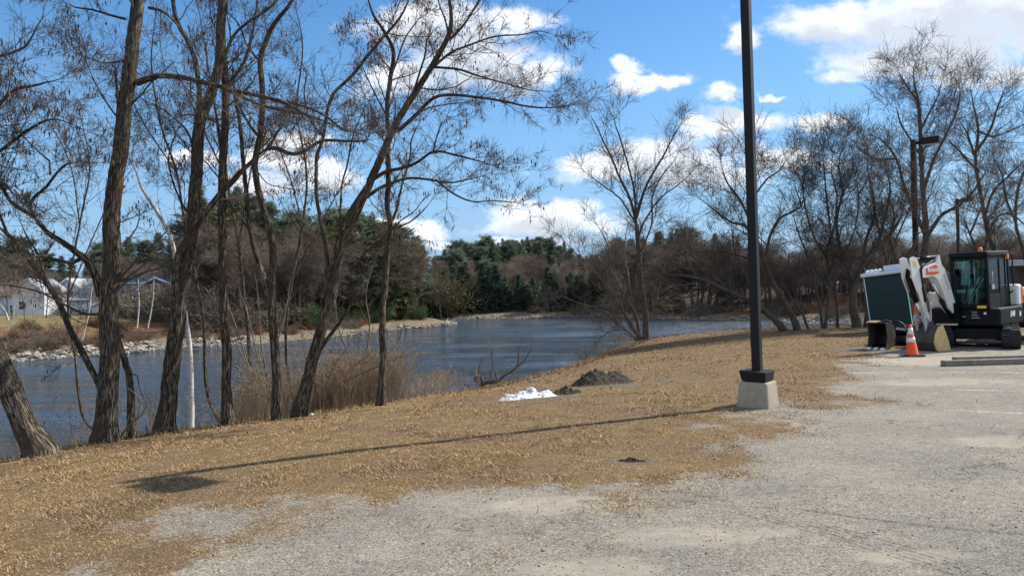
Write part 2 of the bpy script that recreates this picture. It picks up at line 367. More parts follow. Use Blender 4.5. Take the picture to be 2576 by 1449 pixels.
def f(t):
    g = t.n('ShaderNodeNewGeometry').outputs['Position']
    pv = t.attr('pave'); dirt = t.attr('dirt'); sand = t.attr('sand'); bank = t.attr('bank')
    fine = t.noise(g, 55, 5, 0.7); fine2 = t.noise(g, 160, 3, 0.7); med = t.noise(g, 4.5, 5, 0.6); big = t.noise(g, 0.55, 4)
    straw = t.ramp(fine, [(0.30, (0.06, 0.038, 0.018)), (0.5, (0.16, 0.105, 0.05)), (0.75, (0.33, 0.235, 0.115))])
    straw = t.mix(t.mr(med, 0.45, 0.7), straw, t.ramp(fine, [(0.3, (0.10, 0.065, 0.035)), (0.7, (0.34, 0.235, 0.13))]))
    red = t.ramp(fine, [(0.3, (0.07, 0.04, 0.024)), (0.72, (0.26, 0.17, 0.10))])
    straw = t.mix(t.m('MULTIPLY', t.mr(big, 0.45, 0.62), 0.7), straw, red)
    gv = t.voro(g, 95, 'F1', 'Color'); gs = t.n('ShaderNodeSeparateColor'); t.L.new(gv, gs.inputs[0])
    grav = t.ramp(gs.outputs[0], [(0.0, (0.12, 0.105, 0.085)), (0.3, (0.235, 0.21, 0.17)), (0.75, (0.305, 0.275, 0.225)), (1.0, (0.42, 0.38, 0.31))])
    vs = t.noise(g, 34, 4, 0.75); spk = t.mr(vs, 0.60, 0.66)
    grav = t.mix(t.m('MULTIPLY', spk, 0.72), grav, (0.085, 0.08, 0.075))
    sandc = t.ramp(fine2, [(0.3, (0.32, 0.28, 0.22)), (0.7, (0.40, 0.355, 0.28))])
    grav = t.mix(t.m('MULTIPLY', sand, t.mr(vs, 0.64, 0.56, 0, 1)), grav, sandc)
    grav = t.mix(0.9, grav, t.ramp(t.noise(g, 0.8, 6, 0.62), [(0.3, (0.74, 0.76, 0.79)), (0.7, (1.16, 1.13, 1.08))]), 'MULTIPLY')
    grav = t.mix(0.8, grav, t.ramp(t.noise(t.mapp(g, (1, 2.2, 1)), 5.5, 6, 0.7), [(0.35, (0.80, 0.80, 0.80)), (0.65, (1.13, 1.12, 1.10))]), 'MULTIPLY')
    ck = t.n('ShaderNodeTexVoronoi', feature='DISTANCE_TO_EDGE'); t.L.new(t.n('ShaderNodeVectorMath', operation='ADD').outputs[0], ck.inputs['Vector']); va = ck.inputs['Vector'].links[0].from_node; t.L.new(g, va.inputs[0]); wn = t.n('ShaderNodeVectorMath', operation='SCALE'); t.L.new(t.noise(g, 2.5, 5, .7, 'Color'), wn.inputs[0]); wn.inputs[3].default_value = .9; t.L.new(wn.outputs[0], va.inputs[1]); ck.inputs['Scale'].default_value = .42
    crk = t.m('MULTIPLY', t.mr(ck.outputs['Distance'], .010, .002), t.mr(t.noise(g, .7, 3), .5, .62)); grav = t.mix(t.m('MULTIPLY', crk, .7), grav, (.05, .046, .04))
    k = t.mr(t.m('ADD', pv, t.m('MULTIPLY', t.m('SUBTRACT', t.noise(g, 24, 4, 0.7), 0.5), 1.6)), 0.38, 0.62)
    c = t.mix(k, straw, grav)
    c = t.mix(t.mr(t.m('ADD', dirt, t.m('MULTIPLY', t.m('SUBTRACT', fine, 0.5), 1.2)), 0.35, 0.65), c, t.ramp(fine, [(0.3, (0.07, 0.06, 0.05)), (0.7, (0.2, 0.18, 0.155))]))
    c = t.mix(bank, c, t.ramp(fine, [(0.3, (0.07, 0.05, 0.03)), (0.7, (0.2, 0.14, 0.085))]))
    t.bc(c, 0.95, 0.15)
    t.bump(t.m('ADD', t.m('MULTIPLY', fine, 1.0), t.m('MULTIPLY', fine2, 0.5)), 0.7, 0.012)
M_ground = mat('turf_and_gravel', f)

def grid_mesh(name, xs, ys, zf, m, attrs=None):
    X, Y = np.meshgrid(xs, ys); Z = zf(X, Y); nx, ny = len(xs), len(ys)
    V = np.stack([X, Y, Z], -1).reshape(-1, 3)
    i = np.arange(nx-1)[None, :]+np.arange(ny-1)[:, None]*nx
    Q = np.stack([i, i+1, i+1+nx, i+nx], -1).reshape(-1, 4)
    A = {k: fn(X, Y, Z).ravel() for k, fn in (attrs or {}).items()}
    return mesh_np(name, V, Q, None, [m], None, True, A)
def ramp_lines(segs):
    out = []
    for a, b, st in segs: out.append(np.arange(a, b, st))
    return np.concatenate(out)
xs = ramp_lines([(-60, -12, 2.), (-12, -9, .3), (-9, 16, .075), (16, 40, .4), (40, 130, 5)]); ys = ramp_lines([(-60, 0, 3.), (0, 3, .3), (3, 13, .05), (13, 40, .12), (40, 62, 1.)])
DIRTS = []   # (x,y,rx,ry,rot)
for (px, py, rx, ry) in ((1520,972,1.0,.33),(1430,1000,.55,.2),(1700,955,.75,.25),(1620,965,.8,.22),(1340,1010,.55,.13),(1600,1160,.3,.12),(2150,880,.8,1.0)):
    p = gnd(px, py); DIRTS.append((p[0], p[1], rx, ry))
def dirtf(X, Y, Z):
    d = np.zeros_like(X)
    for (x, y, rx, ry) in DIRTS:
        a = 0.10; u = (X-x)*math.cos(a)+(Y-y)*math.sin(a); v = -(X-x)*math.sin(a)+(Y-y)*math.cos(a)
        d = np.maximum(d, np.exp(-(u/rx)**2-(v/ry)**2)*(0.1+1.25*fb2(X*6, Y*6, 4, 3)))
    return np.clip(d, 0, 1)
SANDS = [(1700,1350,.55,.22),(1480,1430,.5,.2),(1900,1340,.35,.1),(2560,1110,.8,.3),(2350,960,1.3,.5),(1440,1270,.7,.3),(2450,905,3.,1.2),(2300,1400,.4,.12)]
SANDS = [(*onz(a, b, 0)[:2], c, d) for a, b, c, d in SANDS]
def sandf(X, Y, Z):
    d = 0.25*sst(fb2(X*1.2, Y*1.6, 4, 21), 0.5, 0.7)
    for (x, y, rx, ry) in SANDS: d = np.maximum(d, sst(np.exp(-((X-x)/rx)**2-((Y-y)/ry)**2)+0.5*(fb2(X*4, Y*6, 4, 5)-0.5), 0.3, 0.6))
    return d
ground = grid_mesh('ground', xs, ys, Hn, M_ground, {'pave': lambda X, Y, Z: pave(X, Y), 'dirt': dirtf, 'sand': sandf,
                   'bank': lambda X, Y, Z: sst(-sdist(X, Y, CREST), 0.4, 1.6)})
tag(ground, kind='structure')

# water
def f(t):
    g = t.n('ShaderNodeNewGeometry').outputs['Position']
    a = t.noise(t.mapp(g, (0.42, 1.5, 1), rot=(0, 0, 0.12)), 1.0, 5, 0.62); b = t.noise(t.mapp(g, (3.0, 6.0, 1), rot=(0, 0, -0.2)), 1.0, 4, 0.6)
    cur = t.noise(t.mapp(g, (0.06, 0.22, 1), rot=(0, 0, 0.2)), 1.0, 5, .6)
    t.bc(t.mix(t.mr(cur, .38, .6), (0.034, 0.040, 0.038), (0.055, 0.09, 0.13)), t.mr(cur, 0.35, 0.65, 0.05, 0.20), 0.6)  # blue and dark zones in the base colour stand in for reflections
    t.b.inputs['IOR'].default_value = 1.33
    h = t.m('ADD', t.m('MULTIPLY', a, t.mr(cur, 0.3, 0.65, 0.3, 1.4)), t.m('MULTIPLY', b, 0.26))
    t.bump(h, 1.0, 0.75)
M_water = mat('river_water', f)
wx = np.array([-500., 500.]); wy = np.array([-80., 400.])
water = grid_mesh('water', wx, wy, lambda X, Y: X*0+ZW, M_water); tag(water, kind='structure')

# far bank
def Hf(x, y):
    x = np.asarray(x, float); y = np.asarray(y, float)
    s = -sdist(x, y, FAR)
    left = sst(x/np.maximum(y, 1), -0.05, -0.2)
    n = fb2(x*0.25, y*0.25, 4, 2)-0.5
    shore = 0.75*sst(s, 0, 4)+np.maximum(np.minimum(s, 0), -5)*0.3
    bank = 2.0*sst(s, 3.5, 15)*(0.35+0.65*left)
    hill = np.maximum(s-(18+50*left), 0)*(0.16-0.09*left)
    return ZW+shore+bank+np.minimum(hill, 3+11*sst(x/np.maximum(y, 1), .16, .08)*sst(x/np.maximum(y, 1), -.2, -.1))+0.9*n*sst(s, 1, 10)*(1-0.5*left)
def hf(x, y): return float(Hf(np.array([x]), np.array([y]))[0])
def f(t):
    g = t.n('ShaderNodeNewGeometry').outputs['Position']; sh = t.attr('shore')
    n = t.noise(g, 1.6, 7, 0.7); n2 = t.noise(g, 0.25, 4)
    br = t.ramp(n, [(0.3, (0.10, 0.055, 0.03)), (0.5, (0.22, 0.12, 0.065)), (0.7, (0.34, 0.22, 0.13))])
    lawn = t.ramp(n, [(0.3, (0.20, 0.15, 0.07)), (0.7, (0.32, 0.26, 0.13))])
    rock = t.ramp(t.noise(g, 2.6, 8, 0.75), [(0.35, (0.12, 0.10, 0.07)), (0.5, (0.26, 0.21, 0.145)), (0.7, (0.38, 0.315, 0.225))])
    duff = t.ramp(n, [(0.3, (0.05, 0.042, 0.033)), (0.7, (0.14, 0.115, 0.09))])
    br = t.mix(t.attr('hill'), br, duff); c = t.mix(t.attr('lawn'), br, lawn); c = t.mix(sh, c, rock)
    t.bc(c, 0.95, 0.1); t.bump(n, 1.0, 0.6)
M_far = mat('far_bank_ground', f)
fx = ramp_lines([(-400, -80, 8.), (-80, 60, .6), (60, 400, 8)]); fy = ramp_lines([(40, 150, .6), (150, 420, 8)])
farb = grid_mesh('far_bank', fx, fy, Hf, M_far, {'shore': lambda X, Y, Z: sst(Z+0.6*(fb2(X, Y, 3, 8)-0.5), ZW+1.0, ZW+0.6), 'hill': lambda X, Y, Z: sst(-sdist(X, Y, FAR), 9, 22)*sst(X/Y, -.28, -.2), 'lawn': lambda X, Y, Z: sst(-sdist(X, Y, FAR), 11, 14)*sst(-X/Y, 0.1, 0.3)})
tag(farb, kind='structure')
# shoreline stones: one uncountable mass
def rocks(name, pts, sizes, m, kind='stuff', zf=Hf, label=None, cat=None):
    P = np.array([(1,0,0),(-1,0,0),(0,1,0),(0,-1,0),(0,0,1),(0,0,-1),(.7,.7,.5),(-.6,.5,.6),(.5,-.7,.4),(-.7,-.5,.3)])
    from mathutils.geometry import delaunay_2d_cdt
    import bmesh
    bm = bmesh.new()
    for p in P*np.array((1, .8, .62)): bm.verts.new(p)
    bmesh.ops.convex_hull(bm, input=bm.verts); bmesh.ops.triangulate(bm, faces=bm.faces)
    bm.verts.ensure_lookup_table(); V0 = np.array([v.co[:] for v in bm.verts]); T0 = np.array([[v.index for v in f_.verts] for f_ in bm.faces]); bm.free()
    n = len(pts); a = rng.uniform(0, 6.28, n); s = np.asarray(sizes)
    V = V0[None]*s[:, None, None]*rng.uniform(.7, 1.3, (n, 1, 3))
    c, d = np.cos(a)[:, None], np.sin(a)[:, None]
    V = np.stack([V[..., 0]*c-V[..., 1]*d, V[..., 0]*d+V[..., 1]*c, V[..., 2]], -1)
    z = zf(pts[:, 0], pts[:, 1]); V += np.stack([pts[:, 0], pts[:, 1], z+s*0.15], -1)[:, None]
    T = (T0[None]+(np.arange(n)*len(V0))[:, None, None]).reshape(-1, 3)
    o = mesh_np(name, V, None, T, [m], None, False, {'tint': np.repeat(rng.random(n), len(V0))}); tag(o, label, cat, kind=kind); return o
def f(t): t.bc(t.ramp(t.attr('tint'), [(0, (0.13, 0.115, 0.095)), (0.6, (0.27, 0.24, 0.195)), (1, (0.42, 0.375, 0.31))]), 0.9, 0.2)
M_rock = mat('shore_rock', f)
def alongpl(pl, n, smin, smax):
    pl = np.array(pl); L = np.hypot(*(pl[1:]-pl[:-1]).T); cum = np.concatenate([[0], np.cumsum(L)])
    t = rng.uniform(0, cum[-1], n); k = np.searchsorted(cum, t)-1; k = np.clip(k, 0, len(L)-1); u = (t-cum[k])/L[k]
    p = pl[k]+(pl[k+1]-pl[k])*u[:, None]; d = (pl[k+1]-pl[k])/L[k][:, None]
    o = rng.uniform(smin, smax, n); return p+np.stack([-d[:, 1], d[:, 0]], -1)*o[:, None]
rp = np.vstack([alongpl(FAR[2:7], 2600, -0.3, 3.0), alongpl(FAR[7:11], 500, -0.3, 1.6), alongpl(FAR[11:-1], 1500, -0.3, 2.0)]); rocks('shore_rocks', rp, rng.lognormal(-2.1, 0.55, len(rp)), M_rock, label='pale jumbled stones lining the far waterline', cat='rocks')

# ------------------------------------------------------------------ turf blades (uncountable)
def blades(name, n, rmax, keep, lenf, widf, elev, m, label, cat, rmin=3.0, ang=0.80, bend=True):
    r = rmin*np.exp(rng.random(n)*math.log(rmax/rmin)); a = rng.uniform(-ang, ang, n)
    x, y = r*np.sin(a), r*np.cos(a); k = rng.random(n) < keep(x, y); x, y, r = x[k], y[k], r[k]; n = len(x)
    z = Hn(x, y); th = rng.uniform(0, 6.28, n); el = elev(n); L = lenf(n, r); w = widf(n, r)
    d = np.stack([np.cos(th)*np.cos(el), np.sin(th)*np.cos(el), np.sin(el)], -1); sd_ = np.stack([-np.sin(th), np.cos(th), 0*th], -1)
    tf = sst(fb2(x*2.3, y*2.3, 3, 61), .42, .68); L = L*(.65+.85*tf); el = el*(.7+.6*tf); d = np.stack([np.cos(th)*np.cos(el), np.sin(th)*np.cos(el), np.sin(el)], -1)
    p = np.stack([x, y, z], -1); mid = p+d*(L*0.5)[:, None]+np.array((0, 0, 1.))*(L*0.10)[:, None]; tip = p+d*L[:, None]
    V = np.stack([p-sd_*w[:, None]/2, p+sd_*w[:, None]/2, mid+sd_*w[:, None]/2, mid-sd_*w[:, None]/2, tip], 1)
    b = np.arange(n)[:, None]*5
    o = mesh_np(name, V, b+np.array([[0, 1, 2, 3]]), b+np.array([[3, 2, 4]]), [m], None, False, {'tint': np.repeat(rng.random(n), 5)})
    return tag(o, label, cat, kind='stuff')
def f(t):
    g = t.n('ShaderNodeNewGeometry').outputs['Position']; r = t.attr('tint')
    c = t.ramp(r, [(0.0, (0.09, 0.055, 0.026)), (0.4, (0.26, 0.158, 0.064)), (0.85, (0.49, 0.325, 0.145)), (1.0, (0.72, 0.56, 0.32))])
    rd = t.ramp(r, [(0.0, (0.09, 0.05, 0.03)), (0.5, (0.25, 0.155, 0.085)), (1.0, (0.50, 0.37, 0.23))])
    c = t.mix(t.m('MULTIPLY', t.mr(t.noise(g, 0.55, 4), 0.45, 0.62), 0.75), c, rd)
    c = t.mix(t.mr(t.noise(g, 1.7, 5, .65), 0.53, 0.66, 0, .55), c, (0.13, 0.11, 0.045)); t.bc(c, 0.8, 0.2)
M_blade = mat('dry_grass_blade', f)
def kp(x, y):
    s = sdist(x, y, CREST); p = pave(x, y); cl = sst(fb2(x*3, y*3, 3, 31), 0.25, 0.6)
    d = dirtf(x, y, None)
    return (1-p)*(0.18+0.82*cl)*(s > -1.8)*(1-sst(d, .3, .6))+0.012*p*(s > 0)
blades('dry_grass', 1150000, 40, kp, lambda n, r: rng.uniform(.012, .042, n)*(1+r/20), lambda n, r: rng.uniform(.0014, .003, n)*(1+r/9),
       lambda n: np.abs(rng.normal(0.05, 0.28, n)).clip(0, 1.3), M_blade, 'short straw coloured winter grass covering the bank', 'grass')
# tall fringe right on the crest
def fringe():
    cr_ = np.array(CREST[3:-2]); n = 26000; p = alongpl(cr_, n, -0.25, 0.35); x, y = p[:, 0], p[:, 1]
    z = Hn(x, y); th = rng.uniform(0, 6.28, n); el = rng.uniform(0.5, 1.45, n); L = rng.uniform(.04, .13, n); w = .003*(1+y/12)
    d = np.stack([np.cos(th)*np.cos(el), np.sin(th)*np.cos(el), np.sin(el)], -1); s_ = np.stack([-np.sin(th), np.cos(th), 0*th], -1)*w[:, None]
    b0 = np.stack([x, y, z-0.005], -1); V = np.stack([b0-s_, b0+s_, b0+d*L[:, None]], 1)
    o = mesh_np('fringe_grass', V, None, np.arange(3*n).reshape(-1, 3), [M_blade], None, False, {'tint': np.repeat(rng.random(n), 3)})
    tag(o, 'ragged fringe of dry grass along the top edge of the river bank', 'grass', kind='stuff')
fringe()
# gravel crumbs over the lot
n = 30000; r = 3*np.exp(rng.random(n)*math.log(9)); a = rng.uniform(-.75, .75, n); gx, gy = r*np.sin(a), r*np.cos(a)
k = rng.random(n) < 0.1+0.9*pave(gx, gy)*sst(fb2(gx*1.3, gy*1.3, 3, 40), .3, .6); gp = np.stack([gx, gy], -1)[k]
def f(t): t.bc(t.ramp(t.attr('tint'), [(0, (0.05, 0.045, 0.04)), (0.55, (0.12, 0.11, 0.1)), (0.8, (0.24, 0.22, 0.19)), (1, (0.42, 0.39, 0.34))]), 0.9, 0.2)
M_crumb = mat('gravel_crumb', f)
rocks('gravel', gp, rng.lognormal(-5.75, 0.42, len(gp)), M_crumb, zf=Hn, label='loose gravel crumbs scattered over the worn lot', cat='gravel')

# fallen leaves
def leaves(n):
    p = alongpl(CREST[3:-2], n, -3.5, 1.2); x, y = p[:, 0], p[:, 1]; k = rng.random(n) < sst(fb2(x*.9, y*.9, 3, 50), .35, .65); x, y = x[k], y[k]; n = len(x)
    th = rng.uniform(0, 6.28, n); L_ = rng.uniform(.02, .05, n)*(1+y/40); w = L_*.6; z = Hn(x, y)+rng.uniform(.01, .03, n)
    d = np.stack([np.cos(th), np.sin(th), rng.normal(0, .4, n)], -1); s_ = np.stack([-np.sin(th), np.cos(th), rng.normal(0, .4, n)], -1); c = np.stack([x, y, z], -1)
    V = np.stack([c-d*L_[:, None]/2, c+s_*w[:, None]/2, c+d*L_[:, None]/2, c-s_*w[:, None]/2], 1)
    o = mesh_np('fallen_leaves', V, np.arange(4*n).reshape(-1, 4), None, [M_leafdry], None, False, {'tint': np.repeat(rng.random(n), 4)}); tag(o, 'rusty fallen leaves lying in the grass near the top of the bank', 'leaves', kind='stuff')
leaves(9000)
# ------------------------------------------------------------------ branch machinery
class Tubes:
    def __init__(s): s.V = []; s.Q = []; s.nv = 0; s.BC = []; s.TI = []
    def add(s, P, R, k=3, disp=0.0, seed=0):
        """P (B,n,3), R (B,n)"""
        P = np.asarray(P, float); R = np.asarray(R, float); B, n = P.shape[:2]
        if B == 0: return
        T = np.empty_like(P); T[:, 1:-1] = P[:, 2:]-P[:, :-2]; T[:, 0] = P[:, 1]-P[:, 0]; T[:, -1] = P[:, -1]-P[:, -2]
        T /= np.linalg.norm(T, axis=-1, keepdims=True)+1e-9
        m = T.mean(1); ref = np.where((np.abs(m[:, 2:3]) > 0.75), np.array([[0.1, 1.0, 0.05]]), np.array([[0.05, 0.1, 1.0]]))
        U = np.cross(T, ref[:, None]); U /= np.linalg.norm(U, axis=-1, keepdims=True)+1e-9; W = np.cross(T, U)
        a = np.arange(k)*2*np.pi/k+0.4; ca, sa = np.cos(a), np.sin(a)
        N = U[:, :, None]*ca[:, None]+W[:, :, None]*sa[:, None]
        ln = np.concatenate([np.zeros((B, 1)), np.cumsum(np.linalg.norm(P[:, 1:]-P[:, :-1], axis=-1), 1)], 1)
        BC = np.stack(np.broadcast_arrays(ca*R[:, :1, None]*1.0+0*ln[..., None], sa*R[:, :1, None]+0*ln[..., None], ln[..., None]+0*ca), -1)+seed*3.7
        RR = R[:, :, None]*np.ones(k)
        if disp:
            q = BC; n1 = vn3(q[..., 0]*26+50, q[..., 1]*26+50, q[..., 2]*4.2+9+seed)
            n2 = vn3(q[..., 0]*9+50, q[..., 1]*9+50, q[..., 2]*2.1+seed)
            RR = RR*(1+0.10*(n2-0.5))-disp*(1-np.clip(np.abs(n1-0.5)*5, 0, 1))*np.minimum(1, R[:, :, None]/0.08)+disp*0.4
        V = P[:, :, None]+N*RR[..., None]
        i = np.arange(B)[:, None, None]*n*k+np.arange(n-1)[None, :, None]*k; j = np.arange(k)[None, None, :]; j2 = (j+1) % k
        Q = np.stack([i+j, i+j2, i+k+j2, i+k+j], -1).reshape(-1, 4)
        s.V.append(V.reshape(-1, 3)); s.Q.append(Q+s.nv); s.nv += B*n*k; s.BC.append(BC.reshape(-1, 3))
        s.TI.append(np.repeat(rng.random(B), n*k))
    def build(s, name, m, parent=None, origin=None, smooth=True, bc=True):
        if not s.V: return None
        at_ = {'tint': np.concatenate(s.TI)}
        if bc: at_['barkco'] = np.concatenate(s.BC)
        return mesh_np(name, np.concatenate(s.V), np.concatenate(s.Q), None, [m], parent, smooth, at_, origin=origin)
def norm(v): return v/(np.linalg.norm(v, axis=-1, keepdims=True)+1e-9)
def grow(st, d, L, r0, n, wig, up, tip=0.3, zig=0.0, rn=rng):
    B = len(st); P = np.empty((B, n, 3)); P[:, 0] = st; d = norm(d.copy()); step = (L/(n-1))[:, None]
    side = norm(np.cross(d, rn.normal(0, 1, (B, 3))))
    for i in range(1, n):
        d = d+rn.normal(0, wig, (B, 3))+np.array((0, 0, 1.))*np.asarray(up).reshape(-1, 1)
        if zig: d = d+side*(zig if i % 2 else -zig)
        d = norm(d); P[:, i] = P[:, i-1]+d*step
    R = np.asarray(r0)[:, None]*(1-(1-tip)*np.linspace(0, 1, n)[None])
    return P, R
def spawn(P, R, cnt, tmin, tmax, amin, amax, lmin, lmax, rfac=0.6, rmin=0.003, minang=None, rn=rng, taper=0.5):
    """children: start, dir, length, radius"""
    B, n = P.shape[:2]; idx = np.repeat(np.arange(B), cnt); K = len(idx)
    t = rn.uniform(tmin, tmax, K)*(n-1); i = np.minimum(t.astype(int), n-2); u = (t-i)[:, None]
    p = P[idx, i]*(1-u)+P[idx, i+1]*u; tg = norm(P[idx, i+1]-P[idx, i])
    r = R[idx, i]*(1-u[:, 0])+R[idx, i+1]*u[:, 0]
    s = norm(np.cross(tg, rn.normal(0, 1, (K, 3)))); a = rn.uniform(amin, amax, K)[:, None]
    d = tg*np.cos(a)+s*np.sin(a)
    L = rn.uniform(lmin, lmax, K)*(1-taper*t/(n-1))
    return p, d, L, np.maximum(r*rfac*rn.uniform(.6, 1, K), rmin)
def resample(pts, step):
    """Catmull-Rom through rows of pts (any columns), spaced by step in xyz"""
    p = np.array(pts, float); p = np.vstack([2*p[0]-p[1], p, 2*p[-1]-p[-2]]); out = []
    for i in range(1, len(p)-2):
        L = np.linalg.norm(p[i+1, :3]-p[i, :3]); m = max(1, int(L/step))
        u = (np.arange(m)/m)[:, None]
        out.append(0.5*(2*p[i]+(p[i+1]-p[i-1])*u+(2*p[i-1]-5*p[i]+4*p[i+1]-p[i+2])*u*u+(3*p[i]-p[i-1]-3*p[i+1]+p[i+2])*u**3))
    out.append(p[-2][None]); return np.vstack(out)
def leafquads(P, size, name, m, parent, origin=None, hang=0.8, asp=0.25, tint=None):
    n = len(P); d = norm(np.stack([rng.normal(0, 1-hang, n), rng.normal(0, 1-hang, n), -np.ones(n)*hang], -1))
    s = norm(np.cross(d, rng.normal(0, 1, (n, 3)))); L = np.asarray(size)*rng.uniform(.6, 1.3, n); w = L*asp
    V = np.stack([P, P+d*(L*.35)[:, None]+s*w[:, None]/2, P+d*L[:, None], P+d*(L*.45)[:, None]-s*w[:, None]/2], 1)
    return mesh_np(name, V, np.arange(4*n).reshape(-1, 4), None, [m], parent, False, {'tint': rng.random(4*n)}, origin=origin)

def br_taper(lb): return lb.get('br', 1) != 0 and len(lb['p']) > 2
def traced_tree(name, base_px, limbs, label, cat='tree', group=None, mtrunk=None, mbranch=None, step=0.07, L1=5.0, len1=(0.5, 1.7), n2=7, n3=6, pods=0, podmat=None,
                up=0.05, wig=0.13, zig=0.12, minr=0.0028, dep=None, twigs=True, l2=(0.25, 0.8), l3=(0.10, 0.35), flare=0.55, tmin=0.0, base=None, sides=20, disp=0.008):
    """limbs: list of dict(p=[(px,py,w)...], dy=end depth offset, br=branch density per metre, from_=start fraction for branches)"""
    rn = np.random.default_rng(abs(hash(label)) % 2**31 if False else sum(map(ord, label)))
    b = gcr(*base_px) if base is None else np.array(base); D0 = b[1] if dep is None else dep
    root = empty(name, b, label=label, cat=cat, group=group)
    T = Tubes(); C = Tubes(); ends = []; starts = []
    for li, lb in enumerate(limbs):
        pts = lb['p']; n = len(pts); dy0 = lb.get('dy0', 0); dy1 = lb.get('dy', 0); arc = lb.get('arc', 0)
        rows = []
        for i, q in enumerate(pts):
            u = i/(n-1); d = D0+dy0+(dy1-dy0)*u**1.3+arc*math.sin(math.pi*u)
            w = q[2] if len(q) > 2 else None
            rows.append((*at(q[0], q[1], d), w*d/FPX/2))
        if lb.get('root') and dep is None and rows[0][2]-b[2] > .12:
            rows.insert(0, (rows[0][0]*.4+b[0]*.6, rows[0][1]*.4+b[1]*.6, b[2]-.05, rows[0][3]*1.05))
        R_ = resample(rows, step if rows[0][3] > 0.05 else step*1.3)
        P, R = R_[:, :3], np.maximum(R_[:, 3], minr)
        if lb.get('root'):
            sl = np.concatenate([[0], np.cumsum(np.linalg.norm(P[1:]-P[:-1], axis=1))])
            R = R*(1+flare*np.exp(-sl/0.2)); P[0, 2] -= 0.25
        tl = np.linspace(0, 1, len(R)); R = R*(1-.7*np.clip((tl-.8)/.2, 0, 1)**1.5) if br_taper(lb) else R
        m = len(P); jit = np.cumsum(rn.normal(0, 1, (m, 3)), 0); jit -= np.linspace(0, 1, m)[:, None]*jit[-1]
        P = P+jit*min(0.0035, R.mean()*0.12)
        big = R.mean() > 0.045
        T.add(P[None], R[None], sides if big else 9 if R.mean() > 0.02 else 6, disp if big else disp*0.4 if R.mean() > 0.02 else 0, seed=li)
        ln = np.linalg.norm(P[1:]-P[:-1], axis=1).sum(); br = lb.get('br', L1)*lb.get('bm', 1.35)
        if br <= 0: continue
        cnt = max(1, int(ln*br*(1-lb.get('f', 0.3))))
        # resample to 40 points for spawning
        k = np.linspace(0, m-1, min(m, 60)).astype(int)
        l1 = lb.get('l', len1)
        s = spawn(P[k][None], R[k][None], cnt, lb.get('f', 0.3), 1.0, 0.5, 1.25, l1[0], l1[1], 0.42, minr*1.2, rn=rn, taper=0.35)
        rcap = np.minimum(s[3], 0.006+0.011*s[2]); starts.append((s[0], s[1], s[2], rcap))
        # continue the tip
        e = spawn(P[k][None], R[k][None], 3, 0.97, 1.0, 0.1, 0.6, l1[0], l1[1], 0.8, minr*1.2, rn=rn, taper=0.2)
        starts.append((e[0], e[1], e[2], np.minimum(e[3], 0.006+0.012*e[2])))
    T.build('trunk', mtrunk or M_bark, root, b)
    if starts and twigs:
        st, d, L, r = [np.concatenate([s[i] for s in starts]) for i in range(4)]
        P1, R1 = grow(st, d, L, r, 9, wig, up, 0.4, zig, rn); C.add(P1, R1, 4)
        a = spawn(P1, R1, n2, 0.15, 1.0, 0.4, 1.1, l2[0], l2[1], 0.6, minr, rn=rn)
        a = (a[0], a[1], a[2]*np.repeat(np.clip(L/len1[1], .4, 1), n2), a[3]); P2, R2 = grow(*a, 6, wig, up*0.6, 0.6, zig, rn); C.add(P2, R2, 3)
        if n3:
            a = spawn(P2, R2, n3, 0.2, 1.0, 0.4, 1.1, l3[0], l3[1], 0.7, minr*0.85, rn=rn); P3, R3 = grow(*a, 4, wig, 0.02, 0.7, zig, rn); C.add(P3, R3, 3)
        else: P3 = P2
        C.build('crown', mbranch or M_branch, root, b, bc=False)
        if pods:
            cc = P3[:, -1][rn.random(len(P3)) < 0.5]; cc = cc[rn.random(len(cc)) < sst(vn3(cc[:, 0]*1.1+40, cc[:, 1]*1.1+40, cc[:, 2]*1.1), 0.35, 0.75)+0.08]
            if len(cc) > pods: cc = cc[rn.choice(len(cc), pods, replace=False)]
            k = rn.integers(1, 6, len(cc)); pp = np.repeat(cc, k, 0)+rn.normal(0, 0.035, (k.sum(), 3))
            o = leafquads(pp, 0.085, 'seed_pods', podmat or M_pod, root, b, hang=0.85, asp=0.24); tag(o, kind='stuff')
    return root

# ------------------------------------------------------------------ traced trees on the near bank (photo pixels, width in pixels)
G1 = 'bare locust trees along the river bank'
def W(pts, w0, w1):
    n = len(pts); return [(p[0], p[1], 0.78*(w0+(w1-w0)*(i/(n-1))**.8)) for i, p in enumerate(pts)]
L = lambda pts, w0, w1, **k: dict(p=W(pts, w0, w1), **k)
# A leaning trunk, far left
traced_tree('locust_tree', (108,1146), [
  L([(110,1142),(70,1075),(30,985),(-5,900),(-40,820),(-80,710),(-130,590),(-190,470),(-230,330)], 78, 44, root=True, br=1.5, f=0.6, dy=1.0),
  L([(-120,600),(-60,520),(0,460),(45,500)], 16, 7, dy0=.6, dy=.2, br=5),
  L([(-190,470),(-110,350),(-40,300),(30,230),(90,215),(150,200)], 20, 5, dy0=.8, dy=-.3, br=6, f=.2, l=(.5,1.5)),
  L([(-190,470),(-90,430),(-10,390),(70,330),(130,300),(190,315)], 18, 4, dy0=.8, dy=.5, br=6, f=.2, l=(.5,1.5)),
  L([(-230,330),(-120,200),(-30,150),(60,120),(110,40)], 18, 4, dy0=1., dy=.6, br=4, f=.3),
 ], 'thick locust trunk leaning out of the left edge of the photo', pods=260, group=G1)
